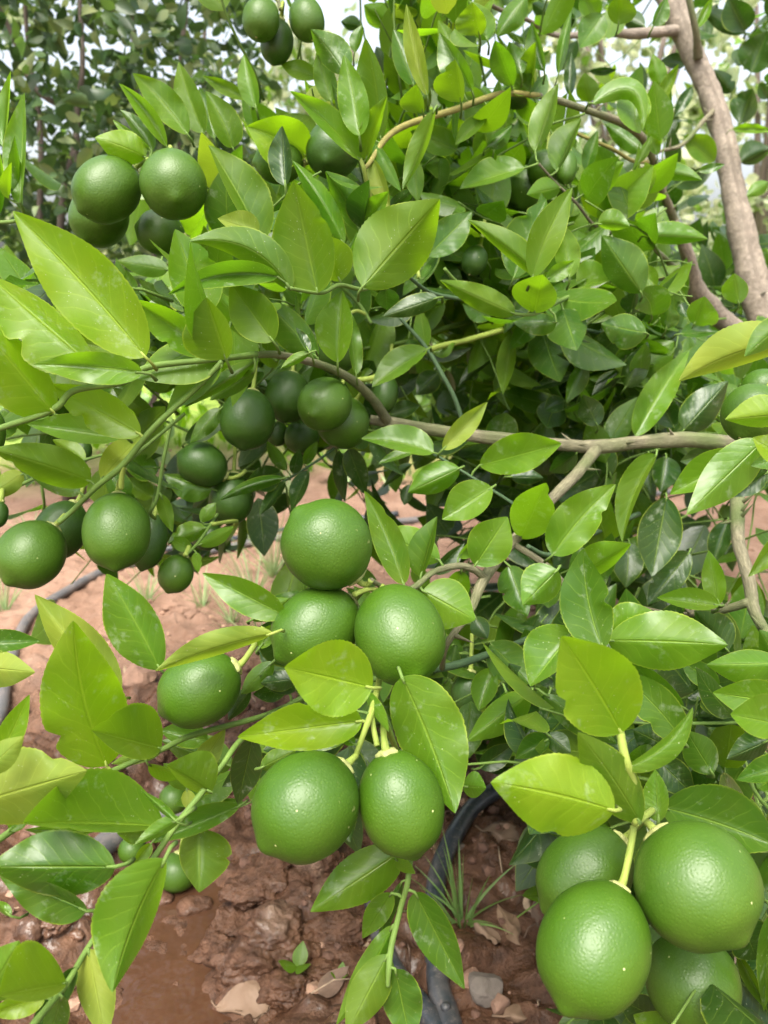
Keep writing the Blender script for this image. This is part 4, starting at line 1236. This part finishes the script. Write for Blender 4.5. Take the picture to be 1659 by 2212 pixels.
# ------------------------------------------------------------------ grass tufts and seedlings
M_GR = leaf_mat('grass_blade', (.12, .22, .06), (.28, .45, .06), .5, .3, simple=True)
M_GRP = leaf_mat('grass_grey_green', (.22, .33, .15), (.35, .5, .15), .6, .3, simple=True)
def tuft(x, y, n, hh, lab, mat, spread=.9, wd=.0016, seed=0, frac=1.0):
    rs = random.Random(seed + int(x)); c = gp(x, y); mb = MB()
    for k in range(n):
        a = rs.uniform(0, 2 * pi); lean = rs.uniform(.1, spread); l = hh * rs.uniform(.5, 1.1)
        d = Vector((cos(a) * lean, sin(a) * lean, 1)).normalized(); sd_ = d.cross(rvec(rs)).normalized()
        p0 = c + Vector((cos(a), sin(a), 0)) * rs.uniform(0, .012)
        V = []; F = []; ns = 8
        for i in range(ns + 1):
            t = i / ns; q = p0 + d * (l * t) + Vector((cos(a) * lean, sin(a) * lean, -.9 * lean)) * (l * .35 * t * t)
            ww = wd * (1 - t ** 1.6) + .0001
            V += [q - sd_ * ww, q + Vector((0, 0, -.0004)), q + sd_ * ww]
        for i in range(ns):
            for j in range(2): F.append((i * 3 + j, i * 3 + j + 1, i * 3 + j + 4, i * 3 + j + 3))
        mb.add(V, F)
    o = mb.build('grass_tuft', [mat], loc=c); tag(o, lab, 'grass', 'grass tufts growing on the soil'); return o
tuft(998, 1982, 24, .085, 'green grass tuft right of the curved black pipe', M_GR, .9, .0016, 1)
for i, (x, y, n, hh, lab) in enumerate([
    (548, 1300, 34, .17, 'spindly grey green grass left of the topmost central lime'),
    (590, 1250, 40, .20, 'tallest grey green grass close behind the topmost central lime'),
    (575, 1420, 30, .13, 'grey green grass left of the central limes, above a pale folded leaf'),
    (500, 1345, 18, .10, 'sparse grass on the open soil left of the central limes'),
    (438, 1310, 18, .12, 'thin grass stems right of the small lone dangling lime'),
    (318, 1300, 24, .10, 'dry looking grass below the big hanging lime at left'),
    (10, 1320, 24, .12, 'grass at the left edge below the big lime'),
    (70, 1160, 20, .10, 'grass behind the big lime at the left edge'),
    (1400, 1300, 14, .08, 'faint grass behind the leaves below the branch fork'),
    (800, 1010, 26, .14, 'distant grass beside the far pipe in the middle'),
    (620, 1080, 26, .16, 'far grass left of the middle under the dark limes')]):
    tuft(x, y, n, hh, lab, M_GRP, .8, .0014, 20 + i)
def seedling(x, y, s, lab):
    c = gp(x, y); rs = random.Random(int(x)); root = empty('seedling', c); tag(root, lab, 'seedling', 'tiny seedlings sprouting in the mud')
    mb = MB(); top = c + Vector((0, 0, s)); tube(mb, [c, top], [.0009, .0008], 6); mb.build('stem', [M_TWIG], root)
    for a in (200, 320, 75):
        mb = MB(); d = Vector((cos(R(a)), sin(R(a)), .35)).normalized(); free_leaf(mb, top, d, d.cross(Vector((0, 0, 1))).normalized(), s * .95, s * .33, 0, 8, .3, .2)
        mb.build('leaf', [LM['L']], root)
seedling(643, 2125, .022, 'three leaved green seedling in the mud near the bottom')
seedling(735, 2128, .012, 'tiny seedling right of the bigger one near the bottom')

mb = MB(); rs = random.Random(77)
for k in range(5200):
    x, y = rs.uniform(-3.5, 3), rs.uniform(3.0, 7.5) if k > 700 else rs.uniform(2.4, 3.2)
    if noise.noise(Vector((x * 1.1, y * 1.1, 4))) < -.08: continue
    a = rs.uniform(0, 6.28); d = Vector((cos(a) * .5, sin(a) * .5, 1)).normalized(); l = rs.uniform(.03, .11)
    free_leaf(mb, Vector((x, y, H(x, y))), d, d.cross(rvec(rs)).normalized(), l, l * rs.uniform(.08, .3), rs.choice([0, 0, 1, 2]), 3, rs.uniform(0, .9), .2, 1)
o = mb.build('weeds', [LM['L'], LM['Y'], M_GRP]); tag(o, 'low bright weeds covering the ground beyond the bare soil', 'weeds', kind='stuff')

# ------------------------------------------------------------------ orchard trees and shrubs behind
BM = {'a': leaf_mat('orchard_leaf_dark', (.026, .060, .018), (.08, .17, .03), .42, .28, simple=True, spec=.45),
      'b': leaf_mat('orchard_leaf_mid', (.048, .100, .026), (.14, .26, .04), .45, .3, simple=True, spec=.45),
      'c': leaf_mat('orchard_leaf_pale', (.14, .19, .07), (.25, .36, .07), .6, .3, simple=True),
      'd': leaf_mat('shrub_leaf_bright', (.11, .22, .025), (.30, .48, .04), .45, .36, simple=True),
      'e': leaf_mat('far_leaf_hazed', (.38, .42, .28), (.62, .68, .42), .6, .35, simple=True)}  # distance haze painted into the leaf colour, pale and desaturated
def bgtree(name, base, stems, nleaf, box, ls, mats, wts, lab, cat, group, seed, clump=.25, gaps=.45, trunk_m=M_BGBK, tr=.010, wf=.34, wave=0.0):
    """base: point on the ground; stems: list of polylines (Vectors); box: (x0,x1,y0,y1,z0,z1) of the crown"""
    rs = random.Random(seed); root = empty(name, base); tag(root, lab, cat, group)
    mb = MB(); r0 = tr
    for k, st in enumerate(stems):
        cc = [Vector(a) for a in catmull([tuple(p) for p in st], 6)]
        n = len(cc); tube(mb, cc, [r0 * (1.25 - .75 * i / n) for i in range(n)], 9, lump=.12)
    mb.build('trunk', [trunk_m], root)
    mb = MB(); x0, x1, y0, y1, z0, z1 = box; c = 0; tries = 0
    while c < nleaf and tries < nleaf * 30:
        tries += 1
        p = Vector((rs.uniform(x0, x1), rs.uniform(y0, y1), rs.uniform(z0, z1)))
        if noise.noise(p / clump + Vector((seed, 0, 0))) < gaps * 2 - 1 + .0: continue
        nl = rs.randint(3, 6)
        m_ = rs.choices(range(len(mats)), wts)[0]
        for q in range(nl):
            d = (rvec(rs) + Vector((0, -.2, -.35))).normalized(); sd_ = d.cross(rvec(rs)).normalized(); L = ls * rs.uniform(.5, 1.3)
            pp = p + rvec(rs) * ls * .7
            free_leaf(mb, pp, d, sd_, L, L * wf, m_ if rs.random() < .7 else rs.randrange(len(mats)), 5 if ls < .08 else 3, rs.uniform(-.3, .8), rs.uniform(-.2, .8), 1)
            c += 1
    mb.build('crown', [BM[k] for k in mats], root)
# the neighbouring tree at upper left: several thin upright stems
def ST(pts): return [P(x, y, d) for x, y, d in pts]
bs = G(120, 1010); bs = P(170, 1000, 2.3); bs.z = 0
stems = [ [bs, ST([(165, 560, 2.2)])[0]] + ST([(165, 275, 2.15), (178, 150, 2.1), (172, 0, 2.1), (168, -90, 2.1)]),
          [bs + Vector((-.04, .02, 0))] + ST([(90, 600, 2.25), (88, 300, 2.2), (60, 90, 2.15), (50, -60, 2.1)]),
          [bs + Vector((-.05, 0, 0))] + ST([(130, 500, 2.2), (165, 275, 2.15), (75, 190, 2.1), (20, 60, 2.05), (-30, -30, 2.0)]),
          [bs + Vector((.05, 0, 0))] + ST([(330, 560, 2.3), (300, 300, 2.25), (290, 120, 2.2), (277, -60, 2.2)]),
          [bs + Vector((.06, .02, 0))] + ST([(380, 520, 2.4), (385, 200, 2.3), (402, 20, 2.25), (405, -80, 2.2)]),
          [bs + Vector((.06, .05, 0))] + ST([(470, 520, 2.5), (440, 200, 2.5), (450, -60, 2.5)])]
a, b2 = P(-160, 0, 2.3), P(560, 0, 2.3)
bgtree('orchard_tree', Vector(bs), stems, 8000, (a.x, b2.x, 1.95, 3.0, .42, 1.75), .046, 'abc', (6, 5, 2), 'dark leaved orchard tree with thin pinkish upright stems at upper left', 'tree', None, 11, .14, .45, tr=.009, wf=.27)
def simple_stems(base, hgt, n, spread, seed):
    rs = random.Random(seed); out = []
    for k in range(n):
        a = rs.uniform(0, 6.28); s = rs.uniform(.3, 1) * spread
        out.append([base, base + Vector((cos(a) * s * .3, sin(a) * s * .3, hgt * .45)), base + Vector((cos(a) * s, sin(a) * s, hgt * .9))])
    return out
SH = [ (980, 3.0, .85, .60, 'bright leafed shrub in the gap above the thick branch'),
       (1130, 3.6, .9, .70, 'leafy shrub behind the middle of the lime tree, right of the first'),
       (800, 3.8, .9, .62, 'leafy shrub behind the lime tree, left of the gap above the branch'),
       (1420, 3.2, 1.0, .8, 'shaded shrub behind the tan trunk at right'),
       (1750, 3.2, 1.1, .6, 'shrub beyond the right edge trunk'),
       (610, 4.2, .8, .55, 'low shrub far behind the upper middle limes')]
for i, (x, d, wd_, hg, lab) in enumerate(SH):
    b0 = P(x, 700, d); b0.z = 0
    bgtree('shrub', b0, simple_stems(b0, hg, 5, wd_ * .4, i), 1500, (b0.x - wd_ / 2, b0.x + wd_ / 2, b0.y - .3, b0.y + .35, .04, hg), .05, 'bda', (3, 5, 2), lab, 'shrub', 'shrubs behind the lime tree', 30 + i, .15, .45, tr=.008)
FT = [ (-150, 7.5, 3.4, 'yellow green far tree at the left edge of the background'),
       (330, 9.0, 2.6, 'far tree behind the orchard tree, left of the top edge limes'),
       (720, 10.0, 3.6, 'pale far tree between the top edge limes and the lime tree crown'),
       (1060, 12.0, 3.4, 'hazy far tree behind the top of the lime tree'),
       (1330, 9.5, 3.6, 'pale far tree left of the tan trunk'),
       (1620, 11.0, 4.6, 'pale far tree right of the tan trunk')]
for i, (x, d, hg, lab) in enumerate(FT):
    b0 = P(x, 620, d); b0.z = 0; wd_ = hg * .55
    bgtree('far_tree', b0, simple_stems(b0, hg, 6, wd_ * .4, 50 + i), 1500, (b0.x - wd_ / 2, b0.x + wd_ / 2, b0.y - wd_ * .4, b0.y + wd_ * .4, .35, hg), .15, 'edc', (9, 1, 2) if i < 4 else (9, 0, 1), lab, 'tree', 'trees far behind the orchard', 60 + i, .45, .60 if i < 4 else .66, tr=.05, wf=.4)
